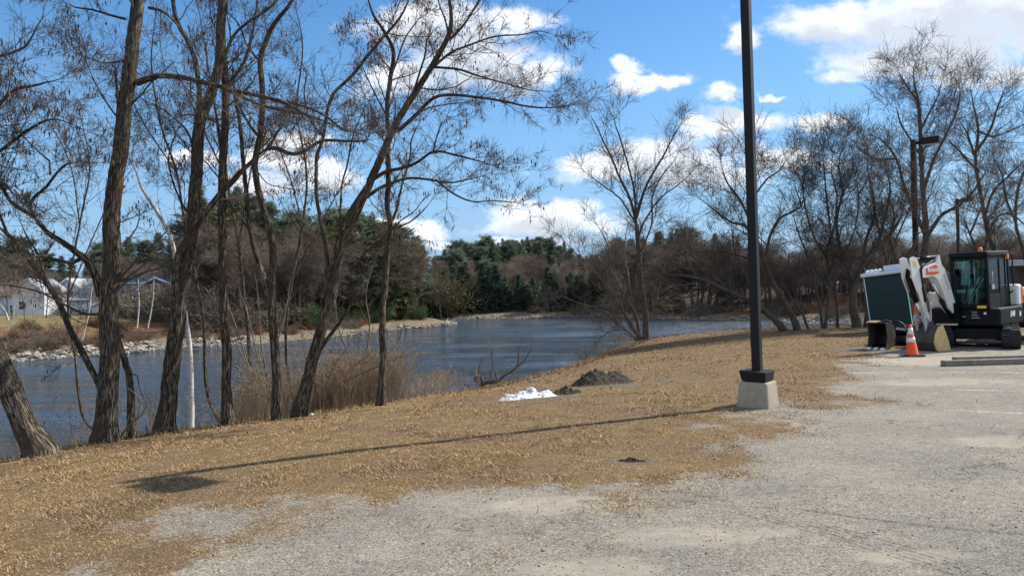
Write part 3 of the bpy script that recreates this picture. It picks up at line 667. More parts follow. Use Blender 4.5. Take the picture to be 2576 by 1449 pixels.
# B the big one
traced_tree('locust_tree', (268,1112), [
  L([(265,1112),(268,1040),(277,900),(275,760),(285,640),(283,560),(290,470),(303,370),(315,270),(325,180),(335,90),(345,0),(352,-120),(365,-260),(370,-400)], 66, 32, root=True, br=1.2, f=0.25),
  L([(348,-60),(395,-140),(430,-260)], 22, 10, br=4, f=.2),
  L([(345,208),(372,199),(405,192),(455,196),(515,210),(560,222),(610,236),(665,246),(712,258),(760,285),(800,300),(850,320)], 22, 7, br=4, f=.15, dy=-1.0, arc=-.3, l=(.5,1.5)),
  L([(665,246),(700,255),(740,262),(790,278),(828,300),(870,330),(905,330)], 11, 5, br=5, f=.1, dy0=-.6, dy=-.9),
  L([(558,222),(600,240),(660,265),(720,280),(775,292),(790,320),(798,350)], 11, 6, br=4, f=.1, dy0=-.4, dy=-1.2),
  L([(253,745),(243,700),(228,668),(205,645),(178,625),(150,605),(122,588),(95,560),(82,540)], 27, 13, br=1.5, f=.3, dy=-.5, l=(.3,1.)),
  L([(85,545),(55,528),(25,505),(0,460),(-30,410)], 14, 8, br=4, f=.2, dy0=-.5, dy=-.8),
  L([(84,543),(75,520),(90,495),(118,470),(140,440),(165,415),(190,410)], 12, 6, br=5, f=.2, dy0=-.5, dy=-.9, l=(.5,1.4)),
  L([(125,440),(124,405),(100,385),(60,345),(20,300)], 7, 4, br=6, f=.1, dy0=-.8, dy=-1.1, l=(.5,1.4)),
  L([(205,650),(180,662),(145,656),(115,645),(80,648)], 14, 8, br=2, f=.3, dy0=-.1, dy=-.6, l=(.2,.7)),
  L([(250,790),(215,790),(180,776),(150,760),(100,735),(40,720),(-40,712)], 9, 4, br=2.5, f=.2, dy=-.5, l=(.3,1.)),
  L([(298,290),(296,240),(290,180),(292,174)], 9, 7, br=.6, dy0=-.1, dy=-.1, l=(.2,.5)),
  L([(298,300),(265,255),(235,200),(215,150)], 6, 3, br=6, f=.2, dy0=-.1, dy=-.5, l=(.4,1.)),
  L([(325,150),(300,155),(265,160),(230,150),(190,135)], 7, 3, br=5, f=.1, dy=-.5, l=(.3,.8)),
  L([(318,50),(280,40),(230,25),(190,20),(160,5)], 9, 4, br=6, f=.1, dy=-.5, l=(.4,1.)),
  L([(375,20),(410,30),(440,55),(470,95)], 12, 5, br=5, f=.2, dy=-.4),
 ], 'thickest upright locust with furrowed bark and a long side limb', pods=434, group=G1)
# B2 slender stem leaning left from the big trunk's foot
traced_tree('locust_tree', (247,962), [
  L([(262,1010),(247,960),(222,915),(200,872),(178,828),(150,765),(118,712),(85,668),(55,630),(20,592),(-20,560)], 21, 15, root=True, br=1.2, f=.45, l=(.3,1.), dy=.4),
  L([(230,935),(212,905),(192,880)], 8, 4, br=1),
  L([(150,765),(180,800),(215,815)], 5, 3, br=1),
  L([(118,712),(95,640),(70,600),(50,555)], 8, 4, br=4, f=.2, l=(.4,1.2)),
  L([(20,592),(0,540),(-20,480)], 10, 5, br=5, f=.2, l=(.4,1.4)),
 ], 'slender dark trunk leaning left from the foot of the thickest tree', group=G1, base=gcr(268,1105)+np.array((0,.35,-.1)), dep=None, flare=0.1, pods=93)
# B3 short stem behind
traced_tree('locust_tree', (333,1092), [
  L([(333,1098),(330,1030),(326,960),(315,905),(300,860),(292,800)], 24, 16, root=True, br=.5, f=.5, l=(.2,.5)),
  L([(322,935),(345,945),(350,975),(365,1010)], 4, 2, br=.5, l=(.1,.3)),
 ], 'short crooked stem just right of the thickest trunk', group=G1, pods=0, n2=2, n3=0)
# C double trunk
traced_tree('locust_tree', (415,1088), [
  L([(413,1088),(428,1010),(437,930),(445,860),(452,800),(458,740),(468,680),(478,630),(488,560),(492,500),(496,430),(500,350),(505,300),(528,250),(545,200),(556,140),(560,60),(566,-40),(570,-200)], 54, 26, root=True, br=1.3, f=.45, l=(.5,1.6)),
  L([(440,850),(441,780),(443,720),(447,680),(452,640),(475,598),(500,565),(530,520),(560,482),(600,440),(640,400),(672,373)], 26, 15, br=1, f=.4, dy=-.6, l=(.3,.9)),
  L([(672,373),(700,374),(725,386),(745,388),(770,378),(800,358),(815,352),(850,354),(880,356),(920,355)], 15, 8, br=3, f=.2, dy0=-.6, dy=-1., l=(.4,1.2)),
  L([(876,355),(900,358),(925,352),(930,330)], 6, 4, br=2, dy0=-.9, dy=-1., l=(.2,.6)),
  L([(672,373),(688,350),(700,330),(705,305)], 6, 4, br=3, dy0=-.6, dy=-.8, l=(.3,.8)),
  L([(502,300),(500,240),(497,200),(488,150),(470,100),(445,55),(435,0),(430,-120)], 18, 12, br=2.5, f=.2, dy=.5, l=(.5,1.6)),
  L([(492,500),(478,540),(452,500),(430,440),(425,390),(445,330),(460,310)], 8, 4, br=3, f=.2, dy=-.5, l=(.4,1.2)),
  L([(497,400),(470,330),(440,300),(400,270),(365,255)], 8, 3, br=5, f=.1, dy=-.5, l=(.5,1.4)),
  L([(552,180),(585,95),(620,60),(680,20),(720,-30)], 11, 6, br=4, f=.2, dy=.4, l=(.5,1.5)),
 ], 'twin-stemmed locust left of the white birch trunk base', pods=322, group=G1)
# D straight trunk
traced_tree('locust_tree', (572,1058), [
  L([(573,1058),(570,980),(573,900),(568,800),(565,700),(564,600),(562,500),(566,400),(570,300),(570,220),(566,140),(562,60),(560,-60),(556,-220)], 31, 20, root=True, br=1.6, f=.45, l=(.5,1.6)),
  L([(568,420),(556,370),(548,320),(540,260)], 10, 5, br=4, f=.2, l=(.4,1.2)),
  L([(570,500),(595,540),(630,580),(660,600)], 9, 4, br=3, f=.2, l=(.4,1.2), dy=.5),
  L([(570,220),(600,180),(625,130),(640,60),(650,-20)], 12, 6, br=4, f=.2, l=(.4,1.4), dy=.5),
  L([(570,330),(530,300),(470,290),(410,310)], 7, 3, br=5, f=.1, l=(.4,1.2), dy=-.5),
 ], 'straight slim dark trunk between the birch and the forked tree', pods=217, group=G1)
# E forked
traced_tree('locust_tree', (698,1045), [
  L([(697,1045),(695,980),(692,918),(688,860),(685,807),(683,740),(687,680),(688,629),(676,575),(662,531),(650,490),(644,465),(636,420),(638,400),(650,340),(656,245),(652,155),(668,105),(685,67),(730,9),(760,-60)], 30, 14, root=True, br=1.8, f=.5, l=(.5,1.5)),
  L([(687,830),(680,770),(665,710),(648,651),(636,600),(626,540),(618,460),(610,400),(601,311),(590,240),(585,170)], 22, 10, br=2.2, f=.5, l=(.5,1.5), dy=.5),
  L([(648,340),(625,310),(605,270),(590,230)], 11, 5, br=4, f=.2, l=(.4,1.3), dy=.3),
  L([(655,245),(680,250),(700,260)], 5, 3, br=4, l=(.4,1.0)),
  L([(640,420),(670,460),(700,470),(760,480)], 4, 2, br=4, f=.1, l=(.4,1.)),
  L([(652,155),(620,110),(600,60),(560,20)], 8, 4, br=4, f=.2, l=(.4,1.3)),
 ], 'forked slim locust just left of the strongly leaning tree', pods=217, group=G1)
# F big leaning
traced_tree('locust_tree', (750,1040), [
  L([(750,1040),(762,1000),(775,950),(787,900),(800,850),(815,800),(832,750),(842,700),(852,650),(862,605),(885,560),(905,520),(925,480),(948,430),(975,370),(1000,312),(1030,262),(1060,215),(1090,165),(1118,118),(1132,85),(1138,50),(1134,0),(1140,-90)], 42, 13, root=True, br=2.2, f=.55, l=(.5,1.6)),
  L([(812,750),(830,690),(850,625),(870,560),(905,500),(935,455)], 24, 18, br=0),
  L([(1000,330),(1045,290),(1090,247),(1135,240),(1200,245),(1270,255),(1320,267),(1380,272),(1425,265)], 14, 4, br=5, f=.15, dy=-.8, l=(.4,1.3)),
  L([(1040,290),(1080,272),(1130,262),(1180,258)], 6, 3, br=5, f=.1, dy=.4, l=(.4,1.1)),
  L([(940,450),(975,430),(1005,425),(1045,412),(1090,382),(1135,387),(1200,404),(1245,418)], 14, 4, br=5, f=.15, dy=-.7, l=(.4,1.2)),
  L([(1090,382),(1100,340),(1112,310),(1125,300)], 6, 3, br=5, f=.1, dy0=-.3, dy=-.4, l=(.4,1.)),
  L([(890,520),(925,492),(965,468),(1025,449),(1080,450),(1135,458),(1219,443)], 15, 4, br=4, f=.2, dy=.7, l=(.4,1.2)),
  L([(1095,452),(1143,489),(1188,507),(1245,505),(1312,511)], 8, 3, br=4, f=.1, dy0=.3, dy=.6, l=(.3,.9)),
  L([(1095,165),(1134,133),(1180,115),(1245,93),(1312,89),(1357,80),(1400,90)], 10, 3, br=6, f=.1, dy=.5, l=(.4,1.3)),
  L([(1085,170),(1150,175),(1202,191),(1268,209),(1334,227),(1400,231)], 10, 3, br=6, f=.1, dy=-.4, l=(.4,1.3)),
  L([(1132,100),(1170,58),(1201,9),(1230,-50)], 10, 5, br=6, f=.1, dy=-.4, l=(.4,1.4)),
  L([(1130,95),(1120,50),(1105,10),(1090,-50)], 8, 4, br=6, f=.1, dy=.4, l=(.4,1.3)),
  L([(1030,262),(1040,230),(1068,145),(1075,100),(1100,70)], 9, 4, br=5, f=.1, dy=-.4, l=(.4,1.2)),
  L([(808,745),(820,690),(823,650),(814,594),(804,540),(799,496),(798,430),(799,395),(814,347),(823,290),(841,236),(885,191),(930,133),(970,89),(1010,40),(1040,-30)], 14, 9, br=3, f=.45, dy=.6, l=(.5,1.5)),
  L([(855,640),(857,551),(859,471),(872,420),(880,380),(892,329),(921,268)], 8, 4, br=1.6, f=.3, dy=.4, l=(.2,.7)),
  L([(814,347),(780,300),(765,240),(770,180),(740,140)], 7, 3, br=5, f=.1, dy=.6, l=(.4,1.3)),
  L([(880,680),(915,640),(950,610),(985,578),(1030,560),(1065,530),(1085,505)], 9, 4, br=4, f=.2, dy=.3, l=(.3,1.)),
  L([(800,885),(830,845),(860,805),(882,768)], 15, 9, br=.6, f=.5, dy=-.2, l=(.2,.5)),
 ], 'large dark locust leaning right with arching limbs over the river', pods=434, group=G1)
# G straight tree standing below the crest, right of F
traced_tree('locust_tree', (960,1020), [
  L([(957,1022),(962,960),(964,918),(960,850),(960,785),(966,720),(969,674),(976,600),(979,562),(972,510),(974,440),(974,356),(974,267),(982,200),(990,133),(968,85),(940,40),(920,-20)], 25, 11, root=True, br=2.8, f=.4, l=(.4,1.3)),
  L([(975,590),(1000,520),(1010,470),(1030,400),(1035,350),(1060,300)], 9, 4, br=4, f=.2, dy=.4, l=(.3,1.1)),
  L([(980,200),(1000,150),(1020,95),(1060,40)], 7, 4, br=5, f=.1, dy=.4, l=(.4,1.2)),
  L([(976,300),(950,250),(925,200),(905,150)], 6, 3, br=5, f=.1, dy=-.4, l=(.4,1.1)),
 ], 'straight trunk with rusty leaves standing in tall dry weeds', pods=558, podmat=M_leafdry, group=G1, l2=(.2,.6))
# birch
traced_tree('birch_tree', (480,1074), [
  L([(480,1076),(479,989),(474,870),(462,780),(446,690),(437,640),(425,590),(398,543),(375,505),(357,477),(344,440),(336,415),(331,385),(336,365),(341,353)], 18, 6, root=True, br=1.2, f=.55, l=(.3,1.)),
  L([(425,590),(400,520),(395,470)], 4, 2, br=3, l=(.3,.8)),
 ], 'white-barked birch curving up between the dark locusts', mtrunk=M_birch, flare=0.15, disp=0.0, pods=0)
# background stems filling the thicket of crowns at the upper left (further down the bank)
GB = 'bare thin trees behind the locusts'
for i, (bx, by, top, w, lab) in enumerate([
  ((640),(1040),[(640,1000),(620,800),(600,620),(570,450),(545,300),(520,150),(500,20)],13,'thin bare tree half hidden behind the straight dark trunk'),
  ((530),(1055),[(525,1000),(510,800),(470,600),(440,430),(400,300),(380,150),(395,0)],11,'thin bare tree half hidden behind the twin-stemmed locust'),
  ((740),(1030),[(738,1000),(720,850),(735,700),(760,560),(770,430),(745,280),(760,120),(740,0)],11,'thin bare tree half hidden behind the strongly leaning trunk'),
  ((200),(1130),[(215,1060),(190,900),(170,750),(200,560),(225,420),(200,280)],9,'thin bare tree behind the leftmost leaning trunk'),]):
    b = gcr(bx, by)+np.array((0., 2.2, 0)); b[2] = hz(b[0], b[1])
    traced_tree('bare_tree', None, [L(top, w, 4, root=True, br=4.5, f=.35, dy=1.0, l=(.6,1.8)),
       L([top[2], (top[3][0]+60, top[3][1]-20), (top[4][0]+110, top[4][1])], w*.5, 3, br=5, f=.1, dy=.6, l=(.5,1.6)),
       L([top[3], (top[4][0]-50, top[4][1]-10), (top[5][0]-90, top[5][1])], w*.5, 3, br=5, f=.1, dy=1.4, l=(.5,1.6))],
       lab, base=b, group=GB, mtrunk=M_bark, pods=93, n2=6, n3=3)

# ------------------------------------------------------------------ bare trees on the point at the right (traced)
G2 = 'bare trees at the far edge of the lawn'
SM = dict(step=.25, minr=.0055, zig=.08, wig=.10, up=.05, sides=10, disp=.012, l2=(.6,1.6), l3=(.35,1.0), n2=8, n3=5, len1=(.8,2.2), mtrunk=M_bark_far, mbranch=M_branch, flare=.3)
def FT(bp, limbs, label, **k):
    q = dict(SM); q.update(k); b = gcr(*bp); off = q.pop('off', 0.0); b = b+np.array((b[0]/b[1]*off, off, 0)); b[2] = hz(b[0], b[1])
    return traced_tree('bare_tree', None, limbs, label, base=b, group=G2, **q)
FT((1632,853), [
  L([(1625,856),(1622,780),(1610,700),(1604,600),(1598,545)], 20, 15, root=True, br=1.2, f=.4, l=(.5,1.6)),
  L([(1600,560),(1585,500),(1560,450),(1540,400),(1520,360),(1500,315),(1480,285)], 10, 3, br=3.5, f=.1, l=(.6,1.8), up=.05),
  L([(1600,550),(1620,480),(1640,440),(1670,390),(1690,350),(1715,310)], 10, 3, br=3.2, f=.15, l=(.6,1.9)),
  L([(1600,545),(1595,480),(1580,420),(1560,350),(1545,300),(1560,280)], 8, 3, br=3.5, f=.1, l=(.6,1.8)),
  L([(1606,600),(1620,560),(1660,500),(1700,470),(1735,440)], 7, 3, br=3.2, f=.1, l=(.6,1.8)),
  L([(1610,640),(1640,560),(1640,500),(1660,450),(1700,400)], 6, 3, br=3.2, f=.1, l=(.6,1.8)),
  L([(1598,560),(1560,500),(1520,470),(1480,440)], 6, 3, br=3.2, f=.1, l=(.6,1.6)),
 ], 'V-shaped bare tree standing alone at the lawn corner by the river', up=.09, wig=.07, n2=5, n3=4)
# multi-stem shrub around it
FT((1608,858), [
  L([(1612,858),(1580,800),(1540,740),(1500,690),(1450,640),(1400,585)], 8, 3, root=True, br=3.4, f=.1, l=(.5,1.5), dy=-1.),
  L([(1612,858),(1570,790),(1550,700),(1530,620),(1500,560)], 8, 3, root=True, br=3.4, f=.1, l=(.5,1.6), dy=-.5),
  L([(1612,858),(1600,790),(1560,720),(1540,680),(1490,650),(1470,630)], 7, 3, root=True, br=3.4, f=.1, l=(.5,1.6), dy=.5),
  L([(1612,858),(1590,760),(1580,690),(1570,630),(1580,560)], 7, 3, root=True, br=3, f=.2, l=(.5,1.5), dy=1.),
  L([(1612,858),(1640,790),(1660,720),(1680,650),(1710,600)], 7, 3, root=True, br=3.4, f=.1, l=(.5,1.6), dy=.5),
  L([(1612,858),(1560,820),(1510,780),(1450,760),(1400,740)], 6, 2, root=True, br=3.4, f=.1, l=(.5,1.3), dy=-1.5),
  L([(1612,858),(1575,840),(1545,830),(1510,850),(1490,880)], 5, 2, root=True, br=3, f=.2, l=(.4,1.), dy=-1.5),
 ], 'spreading multi-stemmed bare shrub at the foot of the V-shaped tree', mtrunk=M_branch_pale, mbranch=M_branch_pale, n3=4, n2=6, up=.0, off=.4)
FT((1988,832), [
  L([(1978,836),(1945,800),(1905,770),(1860,745),(1815,725),(1770,705),(1730,695),(1690,690)], 24, 7, root=True, br=3, f=.2, l=(.8,2.4)),
  L([(1860,745),(1800,700),(1750,650),(1700,620)], 9, 4, br=3, f=.1, l=(.8,2.2), dy=.8),
  L([(1905,770),(1880,700),(1850,640),(1840,560)], 9, 4, br=3, f=.1, l=(.8,2.2), dy=.8),
 ], 'dark trunk arching low to the left behind the tall lamp post', up=.09)
FT((2010,830), [
  L([(2010,833),(1985,780),(1950,720),(1925,660),(1905,610),(1890,560),(1893,500),(1900,440),(1895,400)], 22, 8, root=True, br=2.4, f=.35, l=(.8,2.4)),
  L([(1905,610),(1870,565),(1840,560),(1800,530),(1760,500)], 11, 4, br=3.4, f=.1, l=(.8,2.2), dy=.8),
  L([(1890,560),(1860,500),(1830,460),(1815,420)], 9, 4, br=3.4, f=.1, l=(.8,2.2), dy=-.8),
  L([(1925,660),(1935,600),(1960,550),(1990,535),(2015,520),(2000,470)], 11, 4, br=3.4, f=.1, l=(.8,2.2), dy=.6),
  L([(1893,500),(1930,450),(1960,430),(1980,400)], 7, 3, br=3.4, f=.1, l=(.8,2.2), dy=.6),
  L([(1940,700),(1900,660),(1850,640),(1790,630),(1740,640)], 8, 3, br=3.4, f=.1, l=(.8,2.0), dy=.6),
 ], 'bare tree with a round dark crown directly behind the tall lamp post', up=.05)
FT((2068,827), [
  L([(2070,830),(2060,760),(2045,700),(2030,640),(2010,590),(1995,540)], 9, 4, root=True, br=3, f=.3, l=(.8,2.2)),
  L([(2075,830),(2085,740),(2095,660),(2090,580),(2080,500),(2075,440),(2070,390)], 10, 4, root=True, br=3, f=.35, l=(.8,2.2)),
  L([(2040,830),(2020,790),(1990,750),(1960,700)], 8, 4, root=True, br=2.6, f=.3, l=(.8,1.8)),
  L([(2085,740),(2120,650),(2150,580),(2160,500),(2150,430)], 7, 3, br=3, f=.2, l=(.8,2.2)),
 ], 'cluster of thin dark stems midway between the tall post and the two stout trunks', up=.07)
FT((2102,825), [
  L([(2108,828),(2106,770),(2100,720),(2085,670),(2075,620)], 11, 7, root=True, br=2.4, f=.4, l=(.8,2.)),
  L([(2080,650),(2050,600),(2030,540),(2020,470),(2030,420)], 7, 3, br=3.2, f=.1, l=(.8,2.2)),
  L([(2078,630),(2100,560),(2105,490),(2090,430),(2095,390)], 7, 3, br=3.2, f=.1, l=(.8,2.2)),
 ], 'slim dark tree standing left of the two stout trunks', up=.06)
FT((2150,824), [
  L([(2157,826),(2145,770),(2152,720),(2170,670),(2200,630),(2240,590),(2270,540)], 28, 10, root=True, br=2., f=.4, l=(.8,2.4)),
  L([(2152,720),(2130,670),(2110,610),(2105,550),(2120,480),(2110,420),(2120,370)], 13, 4, br=3.2, f=.2, l=(.8,2.4)),
  L([(2170,670),(2180,600),(2200,540),(2190,470),(2180,400)], 12, 4, br=3.2, f=.1, l=(.8,2.3), dy=1.),
  L([(2210,620),(2225,550),(2240,480),(2225,410)], 10, 4, br=3.2, f=.1, l=(.8,2.3), dy=-1.),
  L([(2130,670),(2090,630),(2050,610),(2010,600)], 8, 3, br=3.2, f=.1, l=(.8,2.), dy=-.6),
 ], 'stout dark tree forking low just left of the green portable toilet', up=.05)
FT((2185,823), [
  L([(2183,826),(2186,770),(2195,720),(2225,690),(2262,672),(2290,640),(2305,600),(2310,560)], 24, 9, root=True, br=2, f=.4, l=(.8,2.2)),
  L([(2195,720),(2180,680),(2195,640),(2200,600)], 9, 5, br=3, f=.2, l=(.8,2.)),
  L([(2262,672),(2240,600),(2250,540),(2230,480)], 9, 4, br=3.2, f=.1, l=(.8,2.2)),
  L([(2225,690),(2200,660),(2160,650),(2130,640)], 7, 3, br=3, f=.1, l=(.6,1.8)),
 ], 'stout crooked tree bending right above the green portable toilet', up=.06)
FT((2330,826), [
  L([(2318,830),(2320,740),(2325,660),(2330,600),(2328,540),(2322,480),(2318,400),(2316,330),(2312,260),(2300,210),(2298,170)], 28, 6, root=True, br=2.8, f=.3, l=(.9,2.8)),
  L([(2328,590),(2300,530),(2275,470),(2255,400),(2215,350),(2180,340)], 14, 4, br=3.2, f=.15, l=(.9,2.6)),
  L([(2322,480),(2350,400),(2385,330),(2410,270),(2415,220)], 12, 4, br=3.2, f=.15, l=(.9,2.6), dy=1.5),
  L([(2320,400),(2290,350),(2265,310),(2255,270)], 8, 4, br=3.4, f=.1, l=(.8,2.4), dy=-1.),
  L([(2316,330),(2340,280),(2360,240),(2370,200)], 7, 3, br=3.4, f=.1, l=(.8,2.2), dy=.8),
  L([(2330,600),(2370,540),(2410,520),(2450,480),(2480,430)], 13, 4, br=3.2, f=.1, l=(.9,2.6), dy=-1.5),
  L([(2312,260),(2290,230),(2270,200),(2260,180)], 6, 3, br=3.4, f=.1, l=(.7,2.)),
  L([(2255,400),(2200,400),(2165,380),(2150,360)], 7, 3, br=3.2, f=.1, l=(.8,2.2)),
 ], 'tallest bare tree with a broad crown behind the second lamp post', up=.06, off=4.)
FT((2500,820), [
  L([(2545,830),(2530,740),(2510,650),(2490,600),(2478,540),(2465,470),(2455,400),(2462,330),(2450,270),(2440,220)], 20, 5, root=True, br=2.8, f=.3, l=(.9,2.6)),
  L([(2462,430),(2430,400),(2405,370),(2380,350)], 9, 4, br=3.2, f=.1, l=(.8,2.4)),
  L([(2458,380),(2490,330),(2510,270),(2530,220)], 10, 4, br=3.2, f=.1, l=(.8,2.6), dy=1.),
  L([(2478,540),(2500,480),(2540,440),(2580,400)], 9, 4, br=3.2, f=.1, l=(.8,2.4)),
  L([(2462,330),(2500,345),(2540,330),(2580,310)], 7, 3, br=3.2, f=.1, l=(.8,2.2)),
  L([(2455,400),(2430,330),(2410,300)], 7, 3, br=3.2, f=.1, l=(.8,2.2)),
 ], 'tall slender bare tree rising behind the excavator cab', up=.06, off=7.)
FT((2450,820), [
  L([(2425,830),(2430,760),(2455,700),(2460,640),(2440,590),(2425,550)], 14, 6, root=True, br=2.8, f=.3, l=(.9,2.6)),
  L([(2455,700),(2500,560),(2545,540),(2600,590)], 9, 4, br=3, f=.2, l=(.9,2.4)),
  L([(2440,590),(2470,520),(2490,460)], 7, 3, br=3.2, f=.1, l=(.9,2.4)),
 ], 'crooked bare tree between the two smaller lamp posts and the cab', up=.06, off=5.)
FT((2590,820), [
  L([(2600,830),(2590,700),(2570,620),(2555,560),(2560,480),(2590,400),(2600,330)], 14, 5, root=True, br=2.8, f=.3, l=(.9,2.6)),
  L([(2555,560),(2530,500),(2520,440),(2500,400)], 7, 3, br=3.2, f=.1, l=(.9,2.4)),
 ], 'bare tree cut by the right edge above the far building', up=.06, off=8.)
FT((2240,823), [
  L([(2245,828),(2240,740),(2230,660),(2215,600),(2200,520),(2195,460)], 11, 4, root=True, br=3, f=.3, l=(.9,2.4)),
  L([(2230,660),(2260,590),(2290,520),(2300,460)], 8, 3, br=3.2, f=.1, l=(.9,2.4)),
 ], 'bare tree rising directly behind the green portable toilet', up=.06, off=6.)
# ------------------------------------------------------------------ far vegetation prototypes (local coordinates, base at 0)
def conifer_proto(name, h, m, seed, spread=0.22, nb=95, droop=0.15, open_=0.0, top='point', bare=0.12, leaf=0.42):
    rn = np.random.default_rng(seed); root = empty(name)
    T = Tubes(); zz = np.linspace(-0.5, h*0.97, 10); P = np.stack([np.cumsum(rn.normal(0, .03, 10)), np.cumsum(rn.normal(0, .03, 10)), zz], -1)
    T.add(P[None], np.linspace(h*0.013, 0.03, 10)[None], 7); 
    t = bare+(1-bare)*np.sort(rn.random(nb))**0.85; z = t*h
    if top == 'point': R = h*spread*(1-t)**0.8*(0.65+0.35*sst(t, bare, bare+.2))
    else: R = h*spread*np.sqrt(np.clip(1-((t-0.62)/0.42)**2, 0.05, 1))
    R = R*rn.uniform(0.55, 1.25, nb)+0.25; a = rn.uniform(0, 6.28, nb)
    d = np.stack([np.cos(a), np.sin(a), rn.normal(.18, .16, nb)+0.6*(t-.3)], -1); st = np.stack([np.interp(z, zz, P[:, 0]), np.interp(z, zz, P[:, 1]), z], -1)
    B, RR = grow(st, d, R, np.full(nb, 0.045), 6, 0.06, -droop*0.25, 0.3, 0, rn); T.add(B, RR, 3)
    T.build('trunk', M_bark_far, root)
    # needle clumps along the branches
    k = 40; idx = np.repeat(np.arange(nb), k); u = rn.uniform(0.18, 1, len(idx)); f_ = u*5; i = np.minimum(f_.astype(int), 4)
    p = B[idx, i]+(B[idx, i+1]-B[idx, i])*(f_-i)[:, None]; tg = norm(B[idx, i+1]-B[idx, i])
    sd_ = norm(np.cross(tg, np.array((0, 0, 1.)))); s = rn.choice([-1, 1], len(idx))[:, None]
    wl = (R[idx]*0.33*(1.15-u)+leaf)*rn.uniform(.5, 1.2, len(idx))
    d2 = norm(tg*rn.uniform(.3, 1, (len(idx), 1))+sd_*s+rn.normal(0, .38, (len(idx), 3))+np.array((0, 0, .12)))
    q = norm(np.cross(d2, rn.normal(0, .5, (len(idx), 3))+np.array((0, 0, 1.)))); w = wl*0.24
    pp = p+rn.normal(0, .16, p.shape)
    V = np.stack([pp, pp+d2*(wl*.5)[:, None]+q*w[:, None]/2, pp+d2*wl[:, None], pp+d2*(wl*.5)[:, None]-q*w[:, None]/2], 1)
    V[:, 1, 2] += 0.05; V[:, 3, 2] -= 0.02
    mesh_np('crown', V, np.arange(len(V)*4).reshape(-1, 4), None, [m], root, False, {'tint': np.clip(np.repeat(rn.random(len(V))*.7+.3*rn.random(nb)[idx], 4), 0, 1)})
    return root
def bare_proto(name, h, m, seed, nl=9, spread=0.5, mt=None, base=0.25, dens=1.0, r0=0.011, tw=0.011):
    rn = np.random.default_rng(seed); root = empty(name); T = Tubes(); C = Tubes()
    P, R = grow(np.array([[0, 0, -.4]]), np.array([[rn.normal(0, .1), rn.normal(0, .1), 1.]]), np.array([h*.75]), np.array([h*r0]), 12, .06, .05, .3, 0, rn)
    T.add(P, R, 7)
    a = spawn(P, R, nl, base, 1, .35, .9, h*spread*.6, h*spread, .6, .03, rn=rn, taper=.45); P1, R1 = grow(*a, 9, .10, .07, .3, .05, rn); T.add(P1, R1, 5)
    T.build('trunk', mt or M_bark_far, root)
    a = spawn(P1, R1, int(9*dens), .2, 1, .4, 1., h*.12, h*.26, .55, .02, rn=rn); P2, R2 = grow(*a, 6, .12, .05, .4, .06, rn); C.add(P2, R2, 3)
    a = spawn(P2, R2, int(7*dens), .15, 1, .4, 1.1, h*.06, h*.14, .6, tw, rn=rn); P3, R3 = grow(*a, 5, .13, .03, .5, .08, rn); C.add(P3, R3, 3)
    a = spawn(P3, R3, 3, .2, 1, .4, 1.1, h*.03, h*.07, .6, tw*.8, rn=rn); P4, R4 = grow(*a, 3, .13, .0, .6, .08, rn); C.add(P4, R4, 3)
    C.build('crown', m, root, bc=False)
    return root
def shrub_proto(name, h, m, seed, n=900, leaf=0.22, squash=1.0):
    rn = np.random.default_rng(seed); root = empty(name); T = Tubes(); k = 14
    d = norm(np.stack([rn.normal(0, .5, k), rn.normal(0, .5, k), np.ones(k)], -1)); P, R = grow(np.zeros((k, 3)), d, np.full(k, h*.85), np.full(k, .04), 6, .15, 0, .3, 0, rn)
    T.add(P, R, 4); T.build('stems', M_bark_far, root)
    c = P[:, 2:].reshape(-1, 3); c = c[rn.integers(0, len(c), n)]+rn.normal(0, h*.13, (n, 3))*np.array((1, 1, .8)); c[:, 2] = np.abs(c[:, 2])*squash
    dd = norm(rn.normal(0, 1, (n, 3))); q = norm(np.cross(dd, rn.normal(0, 1, (n, 3)))); L_ = leaf*rn.uniform(.6, 1.4, n)[:, None]
    V = np.stack([c, c+dd*L_*.5+q*L_*.25, c+dd*L_, c+dd*L_*.5-q*L_*.25], 1)
    mesh_np('leaves', V, np.arange(4*n).reshape(-1, 4), None, [m], root, False, {'tint': np.repeat(rn.random(n), 4)})
    return root
def brush_proto(name, h, m, seed, k=60):
    rn = np.random.default_rng(seed); root = empty(name); T = Tubes()
    d = norm(np.stack([rn.normal(0, .8, k), rn.normal(0, .8, k), np.abs(rn.normal(1, .3, k))], -1)); st = np.stack([rn.normal(0, h*.3, k), rn.normal(0, h*.3, k), np.full(k, -.1)], -1)
    P, R = grow(st, d, h*rn.uniform(.6, 1.2, k), np.full(k, .022), 6, .22, -.03, .4, .05, rn); T.add(P, R, 3)
    a = spawn(P, R, 7, .2, 1, .4, 1.2, h*.2, h*.5, .7, .012, rn=rn); P, R = grow(*a, 4, .2, 0, .5, .1, rn); T.add(P, R, 3)
    a = spawn(P, R, 3, .2, 1, .4, 1.2, h*.1, h*.25, .7, .010, rn=rn); P, R = grow(*a, 3, .2, 0, .5, .1, rn); T.add(P, R, 3)
    T.build('twigs', m, root, bc=False); return root
used = set()
def place(proto, x, y, z, s, rz, label, cat, group, sz=None):
    if proto.name not in used: o = proto; used.add(proto.name)
    else: o = copy_tree(proto)
    o.location = (x, y, z); o.rotation_euler = (0, 0, rz); o.scale = (s, s, sz or s)
    for k in ('label', 'category', 'group'):
        if k in o: del o[k]
    return tag(o, label, cat, group)
PINE = [conifer_proto('pine_tree', 18, M_pine, 1, .19, 170, .1, top='round', bare=.12, leaf=.42), conifer_proto('pine_tree', 18, M_pine, 2, .21, 170, .05, top='round', bare=.16, leaf=.42),
        conifer_proto('pine_tree', 18, M_pine, 3, .22, 130, .2, top='point', bare=.2, leaf=.36)]
